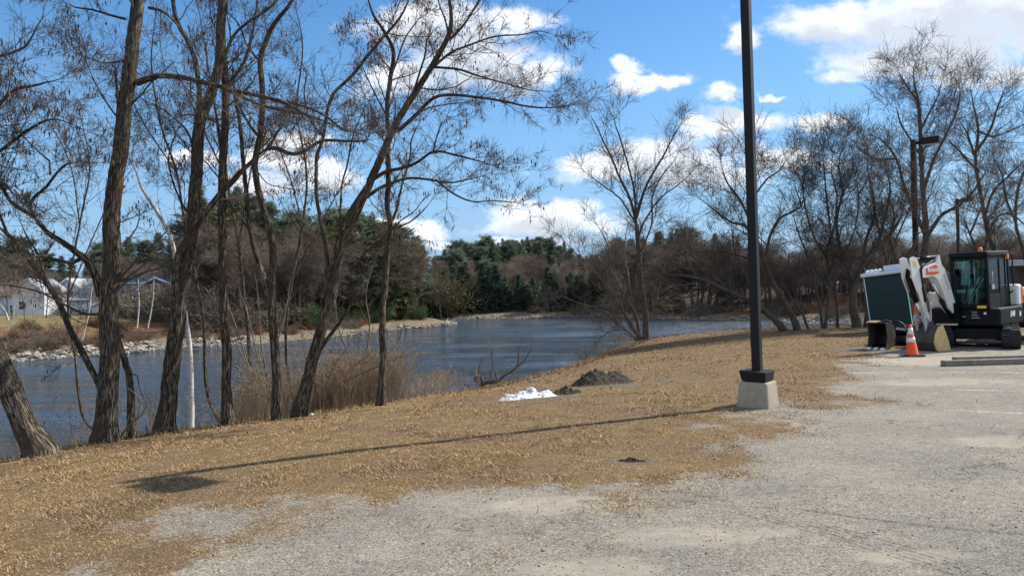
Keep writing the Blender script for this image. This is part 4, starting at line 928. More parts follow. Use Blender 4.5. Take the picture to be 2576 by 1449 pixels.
SPRU = [conifer_proto('spruce_tree', 14, M_spruce, 4, .21, 190, .5, bare=.03, leaf=.34), conifer_proto('spruce_tree', 14, M_spruce, 5, .25, 180, .4, bare=.04, leaf=.34)]
BAREG = [bare_proto('bare_tree', 13, M_twig_grey, 11), bare_proto('bare_tree', 13, M_twig_grey, 12, nl=12, spread=.42), bare_proto('bare_tree', 13, M_twig_red, 13, nl=11, spread=.5)]
BARED = [bare_proto('bare_tree', 12, M_twig_dark, 15, nl=11), bare_proto('bare_tree', 12, M_twig_dark, 16, nl=10, spread=.55)]
EVSH = [shrub_proto('evergreen_shrub', 3, M_green, 21, 3000, .15), shrub_proto('evergreen_shrub', 3, M_green, 22, 3000, .15)]
OLSH = [shrub_proto('olive_shrub', 4, M_olive, 23, 4000, .14)]
BRSH = [brush_proto('brush_shrub', 1.8, M_brush, 31), brush_proto('brush_shrub', 1.8, M_twig_red, 32), brush_proto('brush_shrub', 1.8, M_twig_grey, 33)]
PHT = {'pine_tree': 18, 'spruce_tree': 14, 'bare_tree': 13}
R_ = random.Random(3)
ZN = [(260,'left of the thickest locust'),(400,'behind the houses between the two biggest trunks'),(540,'behind the twin-stemmed locust and the birch'),(680,'behind the slim dark trunks'),(820,'behind the forked and leaning locusts'),(960,'right of the leaning locust'),(1130,'on the wooded point'),
 (1210,'at the left end of the hill'),(1300,'left of the middle of the hill'),(1400,'right of the middle of the hill'),(1530,'at the right end of the hill'),(1690,'behind the V-shaped tree'),(1850,'between the V-shaped tree and the tall lamp post'),(1960,'directly behind the tall lamp post'),(2160,'just right of the tall lamp post'),(2360,'above the toilet and digger arm'),(9999,'above the excavator cab')]
def zone(px): return next(n for a, n in ZN if px < a)
def top_at(protos, px, top_py, d, label, cat, group, wmul=1.0, hp=None):
    if group: label = label+', '+zone(px)
    """plants a tree at distance d whose top reaches the height seen at top_py"""
    X, Z = ray(px, top_py)
    for _ in range(25):
        if -float(sdist(np.array([X*d]), np.array([d]), FAR)[0]) > 6.5: break
        d += 1.0
    x, y = X*d, d; z = hf(x, y); h = EYE+Z*d-z
    p = R_.choice(protos); base = hp or PHT[p.name.split('.')[0]]
    if h < 1.5: return None
    s = h/base; return place(p, x, y, z-.1, s*wmul, R_.uniform(0, 6.28), label, cat, group, sz=s)
def skyline(pts, px):
    return float(np.interp(px, [p[0] for p in pts], [p[1] for p in pts]))
# centre hill: ridge of pines
SK = [(1100,640),(1150,612),(1200,606),(1260,603),(1330,598),(1400,601),(1450,628),(1510,655),(1540,610),(1640,590),(1720,568),(1800,590),(1900,600),(2100,600),(2300,592),(2620,585)]
gp_ = 'pines along the ridge of the wooded hill'
for i in range(64):
    px = 1095+i*7.6+R_.uniform(-5, 5)
    top_at(PINE, px, skyline(SK, px)+R_.uniform(-6, 22), R_.uniform(168, 215), 'dark pine crowning the wooded hill', 'pine', gp_, 1.15)
for i in range(56):
    px = 1105+i*8.2+R_.uniform(-6, 6)
    top_at([BAREG[0], BAREG[1], BAREG[2]], px, skyline(SK, px)+R_.uniform(30, 75), R_.uniform(148, 170), 'bare grey tree on the wooded slope', 'tree', 'bare trees on the wooded hill', 1.3)
for i in range(96):
    px = 1112+i*4.7+R_.uniform(-6, 6)
    top_at(SPRU if R_.random() < .7 else PINE, px, R_.uniform(655, 735) if R_.random() < .6 else R_.uniform(690, 760), R_.uniform(134, 146), 'dark spruce near the far waterline', 'spruce', 'spruces near the water below the hill', 1.15)
for i in range(7):
    px = 1130+i*60+R_.uniform(-8, 8)
    top_at(BAREG, px, R_.uniform(680, 730), R_.uniform(131, 140), 'small bare tree at the far waterline', 'tree', 'small bare trees at the far waterline', 1.2)
# right-hand far shore
for i in range(44):
    px = 1520+i*24+R_.uniform(-12, 12)
    top_at(PINE+SPRU, px, skyline(SK, px)+R_.uniform(-8, 50)+(45 if px > 1900 else 0), R_.uniform(125, 160), 'dark evergreen across the river', 'evergreen', 'evergreens across the river behind the lawn-edge trees', 1.2)
for i in range(150):
    px = 1530+i*7.3+R_.uniform(-8, 8)
    top_at(BAREG+BARED[:1], px, R_.uniform(575, 670)-max(0, px-2100)*.06, R_.uniform(106, 132), 'bare brown tree across the river', 'tree', 'bare trees across the river behind the lawn-edge trees', 1.7)
# left promontory behind the near locusts
SL = [(-100,560),(0,575),(60,600),(150,610),(220,620),(300,590),(380,575),(450,560),(520,500),(590,470),(660,490),(720,525),(800,525),(880,520),(960,530),(1010,570),(1060,610),(1100,650),(1125,700)]
for i in range(34):
    px = -60+i*35+R_.uniform(-10, 10)
    if px > 1090: break
    d = R_.uniform(100, 125) if px > 460 else R_.uniform(135, 165)
    top_at(PINE, px, skyline(SL, px)+R_.uniform(5, 45), d, 'ragged pine on the left far bank', 'pine', 'pines on the left far bank', 1.25)
for i in range(95):
    px = -60+i*12.4+R_.uniform(-8, 8)
    d = (R_.uniform(84, 104) if px > 480 else R_.uniform(118, 140)) if px < 1000 else R_.uniform(102, 112)
    top_at(BAREG, px, max(skyline(SL, px)+R_.uniform(12, 85), 560)+(25 if px < 460 else 0), d, 'bare pinkish tree on the left far bank', 'tree', 'bare trees in the thicket of the left far bank', 1.3)
OP = [conifer_proto('pine_tree', 18, M_olivepine, 41, .20, 170, .1, top='round', bare=.05, leaf=.40), conifer_proto('pine_tree', 18, M_olivepine, 42, .2, 170, .2, bare=.05, leaf=.38)]
for i in range(44):
    px = 540+i*12.8+R_.uniform(-10, 10); u = min(max((px-700)/400, 0), 1)
    top_at(OP, px, skyline(SL, px)+R_.uniform(20, 120)+(30 if px < 800 else 0), np.interp(px, [540, 900, 1140], [94, 100, 112])+R_.uniform(0, 6), 'olive green pine among the bare trees', 'pine', 'olive pines on the left far bank', 1.2)
for i, (px, ty, d, lab) in enumerate([(600,470,98,'tall layered white pine rising behind the slim dark trunks'),(500,455,112,'tall white pine seen between the twin-stemmed locust and the straight trunk'),(1000,560,106,'pine at the outer end of the wooded point'),(1050,600,110,'lower pine at the very tip of the wooded point')]):
    top_at([PINE[2]], px, ty, d, lab, 'pine', None, 1.0)
for i, (x, y) in enumerate(alongpl(FAR[7:10], 40, 4.6, 8.5)):
    place(R_.choice(EVSH), x, y, hf(x, y)-.1, R_.uniform(.5, 1.05), R_.uniform(0, 6.28), 'glossy green bush above the pale shore', 'shrub', 'green bushes on the wooded point')
for px, ty in ((1112,640),(1126,668),(1095,655),(1070,640)): top_at(OLSH, px, ty+30, 110, 'olive green tree above the pale spit', 'tree', 'olive trees at the tip of the point', 1.0, hp=4)
for i in range(22):
    px = 20+i*38+R_.uniform(-10, 10); 
    if 170 < px < 470: continue
    top_at(PINE[:1], px, 690, 150, 'distant pine behind the houses', 'pine', 'pines filling in behind the houses', 1.6)
for px, ty in ((15,655),(60,690),(112,668),(150,700),(215,690),(322,700),(455,670),(480,690)):
    top_at(BAREG, px, ty, R_.uniform(84, 98), 'slender bare tree before the houses', 'tree', 'slender bare trees in front of the houses', 1.1)
# rust brush on the slope of the left far bank
rp = alongpl(FAR[2:9], 165, 2.5, 12)
for (x, y) in rp: place(R_.choice(BRSH), x, y, hf(x, y), R_.uniform(.35, .8), R_.uniform(0, 6.28), 'tangled rust brown brush on the left far river bank', 'shrub', 'brush on the left far river bank')
rp = alongpl(FAR[6:9], 50, 7, 22)
for (x, y) in rp: place(R_.choice(BRSH[1:]), x, y, hf(x, y), R_.uniform(1.2, 2.6), R_.uniform(0, 6.28), 'tall tangled brush below the trees of the wooded point', 'shrub', 'tall brush on the wooded point')
rp = alongpl(FAR[12:-1], 60, 2.0, 10)
for (x, y) in rp:
    if abs(x) < 140: place(R_.choice(BRSH), x, y, hf(x, y), R_.uniform(.6, 1.5), R_.uniform(0, 6.28), 'low brown brush along the distant shoreline', 'shrub', 'brush along the distant shoreline')
for p in PINE+SPRU+BAREG+BARED+EVSH+OLSH+BRSH:
    if p.name not in used:
        for c_ in list(p.children): bpy.data.objects.remove(c_)
        bpy.data.objects.remove(p)
# pale slender saplings in front of the houses
for (x0, y0, x1, y1, d, lab) in ((345,826,347,700,70,'pale slender sapling in front of the gambrel-roofed house'),(372,826,388,694,71,'leaning pale sapling right of the white garage'),(207,855,232,720,66,'pale leaning sapling in front of the grey house behind the thickest trunk'),
                                 (22,806,0,765,66,'white birch sapling at the left edge on the far bank'),(18,830,38,768,65,'second white birch stem crossing at the left edge on the far bank')):
    b = at(x0, y0, d); t_ = at(x1, y1, d); r = empty('birch_sapling', b, label=lab, cat='tree'); T = Tubes(); 
    P = resample([(*b, .06), (*((b+t_)/2+np.array((.15, 0, 0))), .05), (*t_, .02)], .5); T.add(P[None, :, :3], P[None, :, 3], 6); T.build('trunk', M_birch, r, b)
    C = Tubes(); a = spawn(P[None, :, :3], P[None, :, 3], 14, .3, 1, .4, .9, .6, 1.6, .4, .012, rn=rng); C.add(*grow(*a, 5, .1, .05, .5, 0, rng), 3); C.build('crown', M_branch_pale, r, b, bc=False)

# ------------------------------------------------------------------ houses across the river
M_white = plain('white_siding', (0.62, 0.63, 0.64), 0.7, var=.06, scale=2)
M_bluew = plain('blue_white_siding', (0.50, 0.56, 0.64), 0.7, var=.06, scale=2)
M_shing = plain('dark_shingles', (0.12, 0.11, 0.11), 0.85, var=.25, scale=3)
M_roofg = plain('grey_roof_shingles', (0.17, 0.19, 0.22), 0.85, var=.2, scale=3)
M_roofgr = plain('green_grey_roof_shingles', (0.13, 0.17, 0.18), 0.85, var=.2, scale=3)
M_roofb = plain('blue_roof_shingles', (0.06, 0.09, 0.17), 0.8, var=.2, scale=3)
M_roofbr = plain('brown_roof_shingles', (0.20, 0.14, 0.12), 0.85, var=.2, scale=3)
M_roofl = plain('pale_grey_roof_shingles', (0.34, 0.35, 0.37), 0.8, var=.15, scale=3)
M_pane = plain('dark_window_glass', (0.03, 0.04, 0.05), 0.1, spec=.6, var=.1)
M_trim = plain('white_trim', (0.78, 0.78, 0.77), 0.6, var=.04)
M_reddeck = plain('red_stained_boards', (0.22, 0.05, 0.04), 0.8, var=.2)
M_fence = plain('weathered_fence_boards', (0.20, 0.17, 0.145), 0.9, var=.3)
def house(px, py, d, w, dep, hw, hr, wallm, roofm, label, rz=0.0, gable_front=True, wins=(), gambrel=False, gablem=None, chim=None, door=None):
    """base centre-bottom of the front wall at the pixel; w along x, dep along y, hw wall height, hr roof height"""
    b = at(px, py, d); r = empty('house', b, rz, label=label, cat='house', group='houses across the river')
    m = MB(); m.box(-w/2, w/2, 0, dep, -1.5, hw); m.build('wall', wallm, r)
    a, o = (w, dep) if gable_front else (dep, w); ov = .35
    prof = [(-a/2-ov, hw-.12), (-a/2*.62, hw+hr*.72), (0, hw+hr), (a/2*.62, hw+hr*.72), (a/2+ov, hw-.12)] if gambrel else [(-a/2-ov, hw-.15), (0, hw+hr), (a/2+ov, hw-.15)]
    inner = [(x*.985, z-.14) for x, z in prof]
    fn = (lambda p, q, t: (p, t, q)) if gable_front else (lambda p, q, t: (t, dep/2+p, q))
    t0, t1 = (-ov, dep+ov) if gable_front else (-w/2-ov, w/2+ov)
    m = MB()
    for i in range(len(prof)-1): m.prism([prof[i], prof[i+1], inner[i+1], inner[i]], fn, t0, t1)
    rf = m.build('roof', roofm, r)
    m = MB(); g0 = (0.0, dep) if gable_front else (-w/2, w/2); m.prism([(-a/2, hw)]+[(x*.95, z-.16) for x, z in inner[1:-1]]+[(a/2, hw)], fn, *g0); m.build('gable', gablem or wallm, r)
    m = MB()
    for i in range(len(prof)-1): m.prism([prof[i], prof[i+1], (prof[i+1][0], prof[i+1][1]-.28), (prof[i][0], prof[i][1]-.28)], fn, t0-.06, t0-.003)
    m.build('fascia', M_trim, r)
    if chim: m = MB(); m.box(chim-.35, chim+.35, dep*.4, dep*.4+.7, hw+hr*.5, hw+hr+.9); m.build('chimney', M_roofbr, rf)
    for (wx_, wz, ww, wh) in wins:
        m = MB(); 
        for s in ((-ww/2-.12, -ww/2, -.08, wh+.12), (ww/2, ww/2+.12, -.08, wh+.12)): m.box(wx_+s[0], wx_+s[1], -.07, -.003, wz-.12, wz+wh+.12)
        m.box(wx_-ww/2, wx_+ww/2, -.07, -.003, wz+wh, wz+wh+.12); m.box(wx_-ww/2, wx_+ww/2, -.09, -.003, wz-.12, wz); m.box(wx_-ww/2, wx_+ww/2, -.055, -.004, wz+wh*.48, wz+wh*.53)
        f_ = m.build('window', M_trim, r); g = MB(); g.box(wx_-ww/2+.002, wx_+ww/2-.002, -.03, -.006, wz, wz+wh*.478); g.box(wx_-ww/2+.002, wx_+ww/2-.002, -.03, -.006, wz+wh*.532, wz+wh-.002); g.build('pane', M_pane, f_)
    if door: m = MB(); m.box(door-.45, door+.45, -.05, -.003, 0, 2.05); m.build('door', M_shing, r)
    return r
house(396, 800, 110, 6.6, 9, 3.0, 3.1, M_white, M_roofb, 'white house with a dark shingled gambrel gable beside the red deck', .0, True, [(-.2, 3.6, .9, 1.3), (-2.2, .9, .5, 1.4), (1.6, .9, .9, 1.5)], gambrel=True, gablem=M_shing, chim=-1.0)
house(350, 796, 114, 4.2, 8, 5.1, 1.2, M_bluew, M_roofgr, 'blue-white wing with a green-grey roof left of the gambrel house', .1, False, [(1.2, 2.6, .5, 1.2)])
house(300, 800, 104, 7.6, 7, 2.0, 1.35, M_bluew, M_roofg, 'low pale blue garage with a broad white gable behind the thickest trunk', .0, True, [(1.2, .5, .8, 1.1)])
house(245, 790, 116, 6.5, 7, 3.0, 2.2, M_white, M_roofg, 'grey-roofed house with a front dormer behind the thickest trunk', -.1, False, [(-1.6, .8, .8, 1.2), (1.2, .8, .8, 1.2)])
house(172, 790, 122, 5.2, 9, 3.9, 2.0, M_white, M_roofl, 'tall white gabled house between the forked limb and the leaning stem', .1, True, [(.4, 2.5, .9, 1.2), (-1.3, .8, .8, 1.2)])
house(196, 790, 112, 3.2, 5, 2.2, .6, M_bluew, M_roofg, 'small blue-white shed in front of the tall white gabled house', 0, False)
house(72, 795, 112, 4.4, 8, 3.7, 2.0, M_white, M_roofl, 'white gabled house near the left edge behind the brush', .15, True, [(-.9, 1.0, .8, 1.2)])
house(18, 800, 116, 5.5, 8, 3.6, 2.2, M_bluew, M_roofbr, 'brown-roofed grey house at the left edge of the photo', .0, False, [(.9, .8, .8, 1.2)])
house(490, 798, 108, 5.0, 8, 2.7, 1.7, M_white, M_roofg, 'grey-white house with dark windows right of the white birch', .05, False, [(-1.2, .9, .9, 1.3), (.4, .9, .9, 1.3), (1.7, .9, .6, 1.3)])
house(625, 798, 104, 6.0, 7, 2.6, 1.9, M_white, M_roofg, 'white house half hidden in the thicket between the slim trunks', .0, True, [(0, .8, .9, 1.2), (1.6, .8, .8, 1.2)])
def fence_run(px0, px1, py, d, h, m, label, name='fence', rails=(.25, .6, .95)):
    a, b = at(px0, py, d), at(px1, py, d); r = empty(name, a, label=label, cat='fence'); v = b-a; v[2] = 0; n = max(2, int(np.linalg.norm(v)/1.6))
    mb = MB()
    for k in rails: mb.box(0, float(v[0]), -.03, .03, h*k-.06, h*k+.06)
    mb.build('rails', m, r)
    for i in range(n+1): mb = MB(); mb.box(float(v[0])*i/n-.06, float(v[0])*i/n+.06, -.065, .065, -.8, h*1.08); mb.build('post', m, r)
fence_run(305, 368, 812, 98, 1.7, M_fence, 'weathered post and rail fence in front of the blue garage')
fence_run(368, 428, 812, 98, 1.8, M_reddeck, 'red-stained deck railing below the gambrel house', rails=(.1, .2, .3, .4, .5, .6, .7, .8, .9, 1.))
fence_run(178, 240, 800, 108, 1.2, M_bark_far, 'dark yard fence left of the thickest trunk', rails=(.3, .5, .7, .9))

# ------------------------------------------------------------------ lamp posts
M_pole = plain('dark_bronze_paint', (0.012, 0.012, 0.013), 0.55, var=.15, scale=3, spec=.25)
M_conc = plain('concrete', (0.36, 0.315, 0.24), 0.95, var=.14, scale=9, spec=.2, dirt=(.27, .25, .21))
M_lens = plain('frosted_lens', (0.55, 0.57, 0.6), 0.3, var=.05)
def lamp_post(b, label, lean=0.0, base=True, yaw=-.66, H=7.0):
    r = empty('street_lamp', b, yaw, label=label, cat='street lamp', group='square lamp posts of the lot')
    z0 = .45 if base else 0.0
    if base:
        m = MB(); a, c = .235, .195
        m.add([(-a,-a,-.12),(a,-a,-.12),(a,a,-.12),(-a,a,-.12),(-c,-c,.34),(c,-c,.34),(c,c,.34),(-c,c,.34)], [(0,3,2,1),(4,5,6,7),(0,1,5,4),(1,2,6,5),(2,3,7,6),(3,0,4,7)]); m.build('concrete_base', M_conc, r, bevel=.022)
        m = MB(); a, c = .165, .18; m.add([(-a,-a,.355),(a,-a,.344),(a,a,.344),(-a,a,.355),(-c-.015,-c,.495),(c-.005,-c,.48),(c,c,.48),(-c,c,.495)], [(0,3,2,1),(4,5,6,7),(0,1,5,4),(1,2,6,5),(2,3,7,6),(3,0,4,7)]); m.build('base_cover', M_pole, r, bevel=.006)
    w = .060 if base else .085; lx = lean*H
    m = MB(); m.add([(-w,-w,z0),(w,-w,z0),(w,w,z0),(-w,w,z0),(-w+lx,-w,H),(w+lx,-w,H),(w+lx,w,H),(-w+lx,w,H)], [(0,3,2,1),(4,5,6,7),(0,1,5,4),(1,2,6,5),(2,3,7,6),(3,0,4,7)]); m.build('pole', M_pole, r, bevel=.008)
    if base: m = MB(); m.box(-w-.012, -w-.001, -.045, .045, .80, .98); m.build('handhole_cover', M_pole, r, bevel=.003)
    m = MB(); m.box(lx+w+.002, lx+w+.16, -.05, .05, H-.20, H-.08); m.build('arm', M_pole, r, bevel=.005)
    m = MB(); m.box(lx+w+.16, lx+w+.82, -.15, .15, H-.25, H+.0); h = m.build('lamp_head', M_pole, r, bevel=.012)
    m = MB(); m.box(lx+w+.20, lx+w+.78, -.12, .12, H-.27, H-.252); m.build('lens', M_lens, h)
    return r
pb = gnd(1907, 1020)
lamp_post((pb[0], pb[1], pb[2]), 'tall dark lamp post on a tapered concrete block in the foreground', lean=-.010)
for (px, d, lab) in ((2306, 28.0, 'second lamp post with a box head rising behind the green toilet and digger arm'), (2413, 49.0, 'smallest and farthest lamp post left of the excavator cab')):
    X, Z = ray(px, 700); lamp_post((X*d, d, -.05), lab, base=False, yaw=-math.atan(X)-.28, lean=-.003)
# ------------------------------------------------------------------ painted lines, tyre tracks
def sheet(name, pts, m, kind='structure', h=0.004, jag=0.0):
    V = []; n = len(pts)
    for (x, y, w, nx, ny) in pts:
        a = 1+jag*(random.random()-.5); b_ = 1+jag*(random.random()-.5)
        for s in (-w*a, w*b_): V.append((x+nx*s, y+ny*s, hz(x+nx*s, y+ny*s)+h))
    Q = [(2*i, 2*i+1, 2*i+3, 2*i+2) for i in range(n-1) if pts[i][2] > 0 and pts[i+1][2] > 0]
    o = mesh_np(name, V, Q, None, [m]); return tag(o, kind=kind)
def f(t):
    g = t.n('ShaderNodeNewGeometry').outputs['Position']; n = t.noise(g, 28, 6, 0.75)
    t.bc((0.62, 0.61, 0.56), .9, .2); t.set(t.b.inputs['Alpha'], t.mr(t.m('ADD', n, t.m('MULTIPLY', t.noise(g, 1.5, 3), .5)), .66, .86, 0, .8))
M_line = mat('worn_white_paint', f)
def f(t):
    g = t.n('ShaderNodeNewGeometry').outputs['Position']; n = t.noise(g, 22, 6, 0.8)
    t.bc((0.075, 0.07, 0.065), .95, .1); t.set(t.b.inputs['Alpha'], t.m('MULTIPLY', t.mr(n, .40, .64), .6))
M_tyre = mat('tyre_dust_mark', f)
def strip(px, w, step=.1):
    P = np.array([onz(a, b, 0)[:2] for a, b in px]); R = resample(np.column_stack([P, np.zeros(len(P))]), step); d = np.gradient(R[:, :2], axis=0); d /= np.linalg.norm(d, axis=1)[:, None]
    return [(x, y, w, -dy, dx) for (x, y), (dx, dy) in zip(R[:, :2], d)]
for pts, w in (([(2130,938),(2300,937),(2650,938)], .05), ([(2400,981),(2500,983),(2650,985)], .05), ([(2370,1032),(2470,1036),(2560,1040),(2680,1044)], .055)):
    sheet('parking_line', strip(pts, w), M_line)
for k in range(5):
    o_ = (k-2)*.058
    s = strip([(1850,1278),(2000,1312),(2150,1353),(2300,1398),(2450,1442),(2620,1500)], .008)
    s = [(x+nx*o_+.006*math.sin(i*.9+k), y+ny*o_, (w if (i < 6 and (i+k) % 3 == 0) is False else w), nx, ny) for i, (x, y, w, nx, ny) in enumerate(s)][(0, 2, 1, 4, 6)[k]:]
    sheet('tyre_track', s, M_tyre, jag=1.3)
sheet('tyre_track', strip([(1990,1278),(2150,1300),(2350,1325),(2576,1345)], .02), M_tyre, jag=1.5)
sheet('tyre_track', strip([(1450,1262),(1650,1256),(1800,1268),(1950,1278)], .012), M_tyre, jag=1.5)

# ------------------------------------------------------------------ mounds: snow and soil
def mound(name, px, py, rx, ry, h, m, label, cat, ang=0.1, lumps=.5, seed=0, peaks=None, n=90, fr=9):
    c = gnd(px, py); u = np.linspace(-1.05, 1.05, n); U, V_ = np.meshgrid(u, u)
    X = c[0]+(U*rx*math.cos(ang)-V_*ry*math.sin(ang)); Y = c[1]+(U*rx*math.sin(ang)+V_*ry*math.cos(ang))
    r = np.hypot(U, V_)*(1+.55*(fb2(U*2.2+seed, V_*2.2, 3, seed)-.5)); sh = np.clip(1-r, 0, 1)**.75
    if peaks:
        pk = np.zeros_like(U)
        for (a, b, s, q) in peaks: pk = np.maximum(pk, q*np.exp(-((U-a)**2+(V_-b)**2)/s**2))
        sh = np.minimum(sh*2.2, 1)*pk
    Z = Hn(X, Y)+h*sh*(1+lumps*(fb2(X*fr, Y*fr, 4, seed)-.5)*1.6)+np.minimum(sh*3, 1)*.03*lumps*(fb2(X*40, Y*40, 3, seed)-.5)*2-.012
    V = np.stack([X, Y, Z], -1).reshape(-1, 3); i = np.arange(n-1)[None]+np.arange(n-1)[:, None]*n
    Q = np.stack([i, i+1, i+1+n, i+n], -1).reshape(-1, 4); keep = (sh[:-1, :-1] > .01).ravel() | (sh[1:, 1:] > .01).ravel()
    o = mesh_np(name, V, Q[keep], None, [m], None, True, origin=c); o.location = tuple(c); tag(o, label, cat); return o
def f(t):
    g = t.n('ShaderNodeNewGeometry').outputs['Position']; n = t.noise(g, 22, 6, .75); n2 = t.noise(g, 7, 4)
    c = t.mix(t.mr(t.m('ADD', t.m('MULTIPLY', n, .7), t.m('MULTIPLY', n2, .4)), .55, .64), (.86, .88, .92), (.16, .135, .11)); t.bc(c, .6, .3); t.bump(t.noise(g, 60, 4), .8, .02)
M_snow = mat('dirty_snow', f)
def f(t):
    g = t.n('ShaderNodeNewGeometry').outputs['Position']; n = t.noise(g, 30, 7, .75)
    c = t.ramp(n, [(.3, (.035, .027, .02)), (.5, (.085, .068, .052)), (.7, (.19, .16, .125))]); t.bc(c, .98, .1); t.bump(n, 1., .05)
M_soil = mat('dark_soil', f)
mound('snow_patch', 1325, 1000, .55, .28, .14, M_snow, 'melting patch of dirty white snow lying on the dry grass', 'snow', .12, .45, 3, [(-.5, 0, .45, .8), (.12, .1, .34, 1.1), (.6, 0, .4, .75), (-.15, 0, .45, .9)], fr=13)
mound('soil_heap', 1515, 965, .68, .46, .27, M_soil, 'larger dark heap of crumbly soil right of the snow', 'soil heap', .1, .42, 5, [(-.2, 0, .6, 1.), (.3, 0, .55, .85)], fr=15)
mound('soil_heap', 1425, 990, .27, .2, .11, M_soil, 'small clump of soil between the snow and the larger heap', 'soil heap', .1, .9, 8, fr=11)
mound('soil_heap', 1590, 1160, .15, .07, .035, M_soil, 'low scrape of dark dirt on the gravel below the lamp shadow', 'soil heap', -.1, .9, 9, fr=14)

# ------------------------------------------------------------------ uprooted stump by the water, fallen branches, weeds
def stick_thing(name, base_px, limbs, m, label, cat, pods=0, lift=0.0, off=0.0, **k):
    b = gcr(*base_px); b = b+np.array((b[0]/b[1]*off, off, 0)); b[2] = hz(b[0], b[1])
    return traced_tree(name, None, limbs, label, cat=cat, base=b, mtrunk=m, mbranch=M_branch, step=.06, sides=8, disp=.004, flare=0, minr=.003, n2=2, n3=0, **k)
stick_thing('uprooted_stump', (1240,972), [
  L([(1240,985),(1262,950),(1285,935),(1302,920),(1305,900),(1304,880),(1313,862)], 9, 3, br=1.5, l=(.1,.3)),
  L([(1302,922),(1320,905),(1332,885),(1339,868)], 5, 2, br=1.5, l=(.1,.2)),
  L([(1236,980),(1232,950),(1240,920),(1237,895),(1238,860)], 5, 2, br=3, l=(.1,.3)),
  L([(1225,985),(1205,940),(1212,905),(1232,895)], 4, 2, br=4, l=(.1,.3)),
  L([(1252,975),(1250,955),(1246,938)], 7, 5, br=0), L([(1200,990),(1170,965),(1140,955),(1100,950)], 5, 2, br=4, l=(.1,.3), dy=-.4),
  L([(1205,985),(1215,965),(1235,960),(1255,965),(1265,975)], 16, 12, br=8, f=0, l=(.08,.22)), L([(1195,960),(1205,945),(1215,965),(1210,985)], 18, 12, br=10, f=0, l=(.08,.25)),
  L([(1200,978),(1220,978),(1240,975),(1260,968),(1280,955)], 22, 8, br=8, f=0, l=(.08,.2))], plain('root_wood', (.10, .06, .045), .9, var=.4), 'uprooted stump with upcurved limbs at the edge of the water', 'stump', off=.6)
stick_thing('fallen_branch', (395,1090), [L([(365,1092),(385,1088),(405,1078),(423,1071)], 6, 4, br=0), L([(400,1080),(420,1076),(452,1078)], 4, 2, br=0), L([(372,1090),(368,1075),(366,1070)], 6, 3, br=0)], M_branch_pale, 'short pale fallen branch at the foot of the twin-stemmed locust', 'branch')
stick_thing('fallen_branch', (306,1105), [L([(300,1105),(312,1085),(330,1065),(355,1045),(368,1020)], 8, 4, br=0), L([(345,1052),(352,1020),(340,990),(320,975)], 4, 3, br=0), L([(322,1105),(318,1080),(325,1040)], 3, 2, br=0)], M_branch_pale, 'broken pale branches leaning beside the thickest trunk', 'branch')
# split stub on the big trunk's foot
stick_thing('broken_stub', (297,1105), [L([(298,1112),(296,1080),(293,1050),(290,1030)], 10, 4, br=0), L([(285,1112),(297,1108),(306,1104)], 14, 9, br=0)], plain('split_wood', (.42, .33, .22), .8, var=.2), 'freshly split tan stub of wood at the foot of the thickest trunk', 'stump')
for nm, bp, of, limbs, lab in (
  ('brush_shrub', (690,1040), 1.2, [[(690,1020),(650,960),(610,900),(590,850),(560,780)], [(690,1020),(660,940),(640,860),(620,780),(600,720)], [(690,1020),(670,940),(655,850),(650,760),(640,680)], [(690,1020),(640,980),(600,930),(560,890),(530,820)], [(690,1020),(690,940),(700,860),(720,780),(730,700)], [(690,1020),(630,930),(600,840),(560,720),(550,640)]], 'spreading pale thicket of stems behind the straight and forked trunks'),
  ('brush_shrub', (800,1035), 1.0, [[(800,1030),(840,980),(880,930),(930,890),(960,860)], [(800,1030),(790,960),(770,900),(760,850)], [(800,1030),(830,940),(870,880),(900,840),(950,830)], [(800,1030),(820,1000),(870,960),(930,930),(1000,900)], [(800,1030),(760,980),(700,960),(650,950)]], 'tangled pale shrub low behind the strongly leaning trunk'),
  ('brush_shrub', (900,1025), 2.0, [[(900,1000),(880,900),(850,820),(840,740),(800,660)], [(900,1000),(920,900),(930,820),(920,740),(940,660)], [(900,1000),(860,930),(820,870),(760,820)], [(900,1000),(950,920),(1000,860),(1020,800)]], 'thin upright shrub between the leaning trunk and the rusty-leaved tree')):
    stick_thing(nm, bp, [L(p, 6, 3, br=5, f=.15, l=(.3,1.1), dy=random.uniform(-.4,.8)) for p in limbs], M_branch_pale, lab, 'shrub', off=of, l2=(.2,.6))
def weeds(name, pl, n, smin, smax, hlo, hhi, label, w=.0028):
    p = alongpl(pl, n, smin, smax); cl = sst(fb2(p[:, 0]*1.1, p[:, 1]*1.1, 3, 77), .34, .6); p = p[rng.random(n) < cl+.08]; n = len(p)
    z = Hn(p[:, 0], p[:, 1]); st = np.column_stack([p, z-.05]); d = norm(np.column_stack([rng.normal(0, .16, n), rng.normal(0, .16, n), np.ones(n)]))
    Ln = rng.uniform(hlo, hhi, n); P, R = grow(st, d, Ln, np.full(n, w), 6, .07, -.01, .5, .03); T = Tubes(); T.add(P, R, 3)
    a = spawn(P, R, 4, .5, 1, .2, .8, .08, .3, .8, w*.7); P2, R2 = grow(*a, 4, .12, .0, .7, .05); T.add(P2, R2, 3)
    a = spawn(P2, R2, 4, .3, 1, .3, .9, .02, .07, .9, w*.7); P3, R3 = grow(*a, 2, .1, 0, 1.2); T.add(P3, R3, 3)
    o = T.build(name, M_weed, None, bc=False); return tag(o, label, 'weeds', kind='stuff')
CR = CREST
i0 = 4
weeds('dry_weeds', CR[i0-1:i0+2], 260, .1, 1.5, .3, .9, 'feathery pale dry weeds between the two leftmost trunks')
weeds('dry_weeds', CR[i0+1:i0+4], 380, .15, 1.6, .35, .9, 'scattered dry weeds around the birch and the slim trunks')
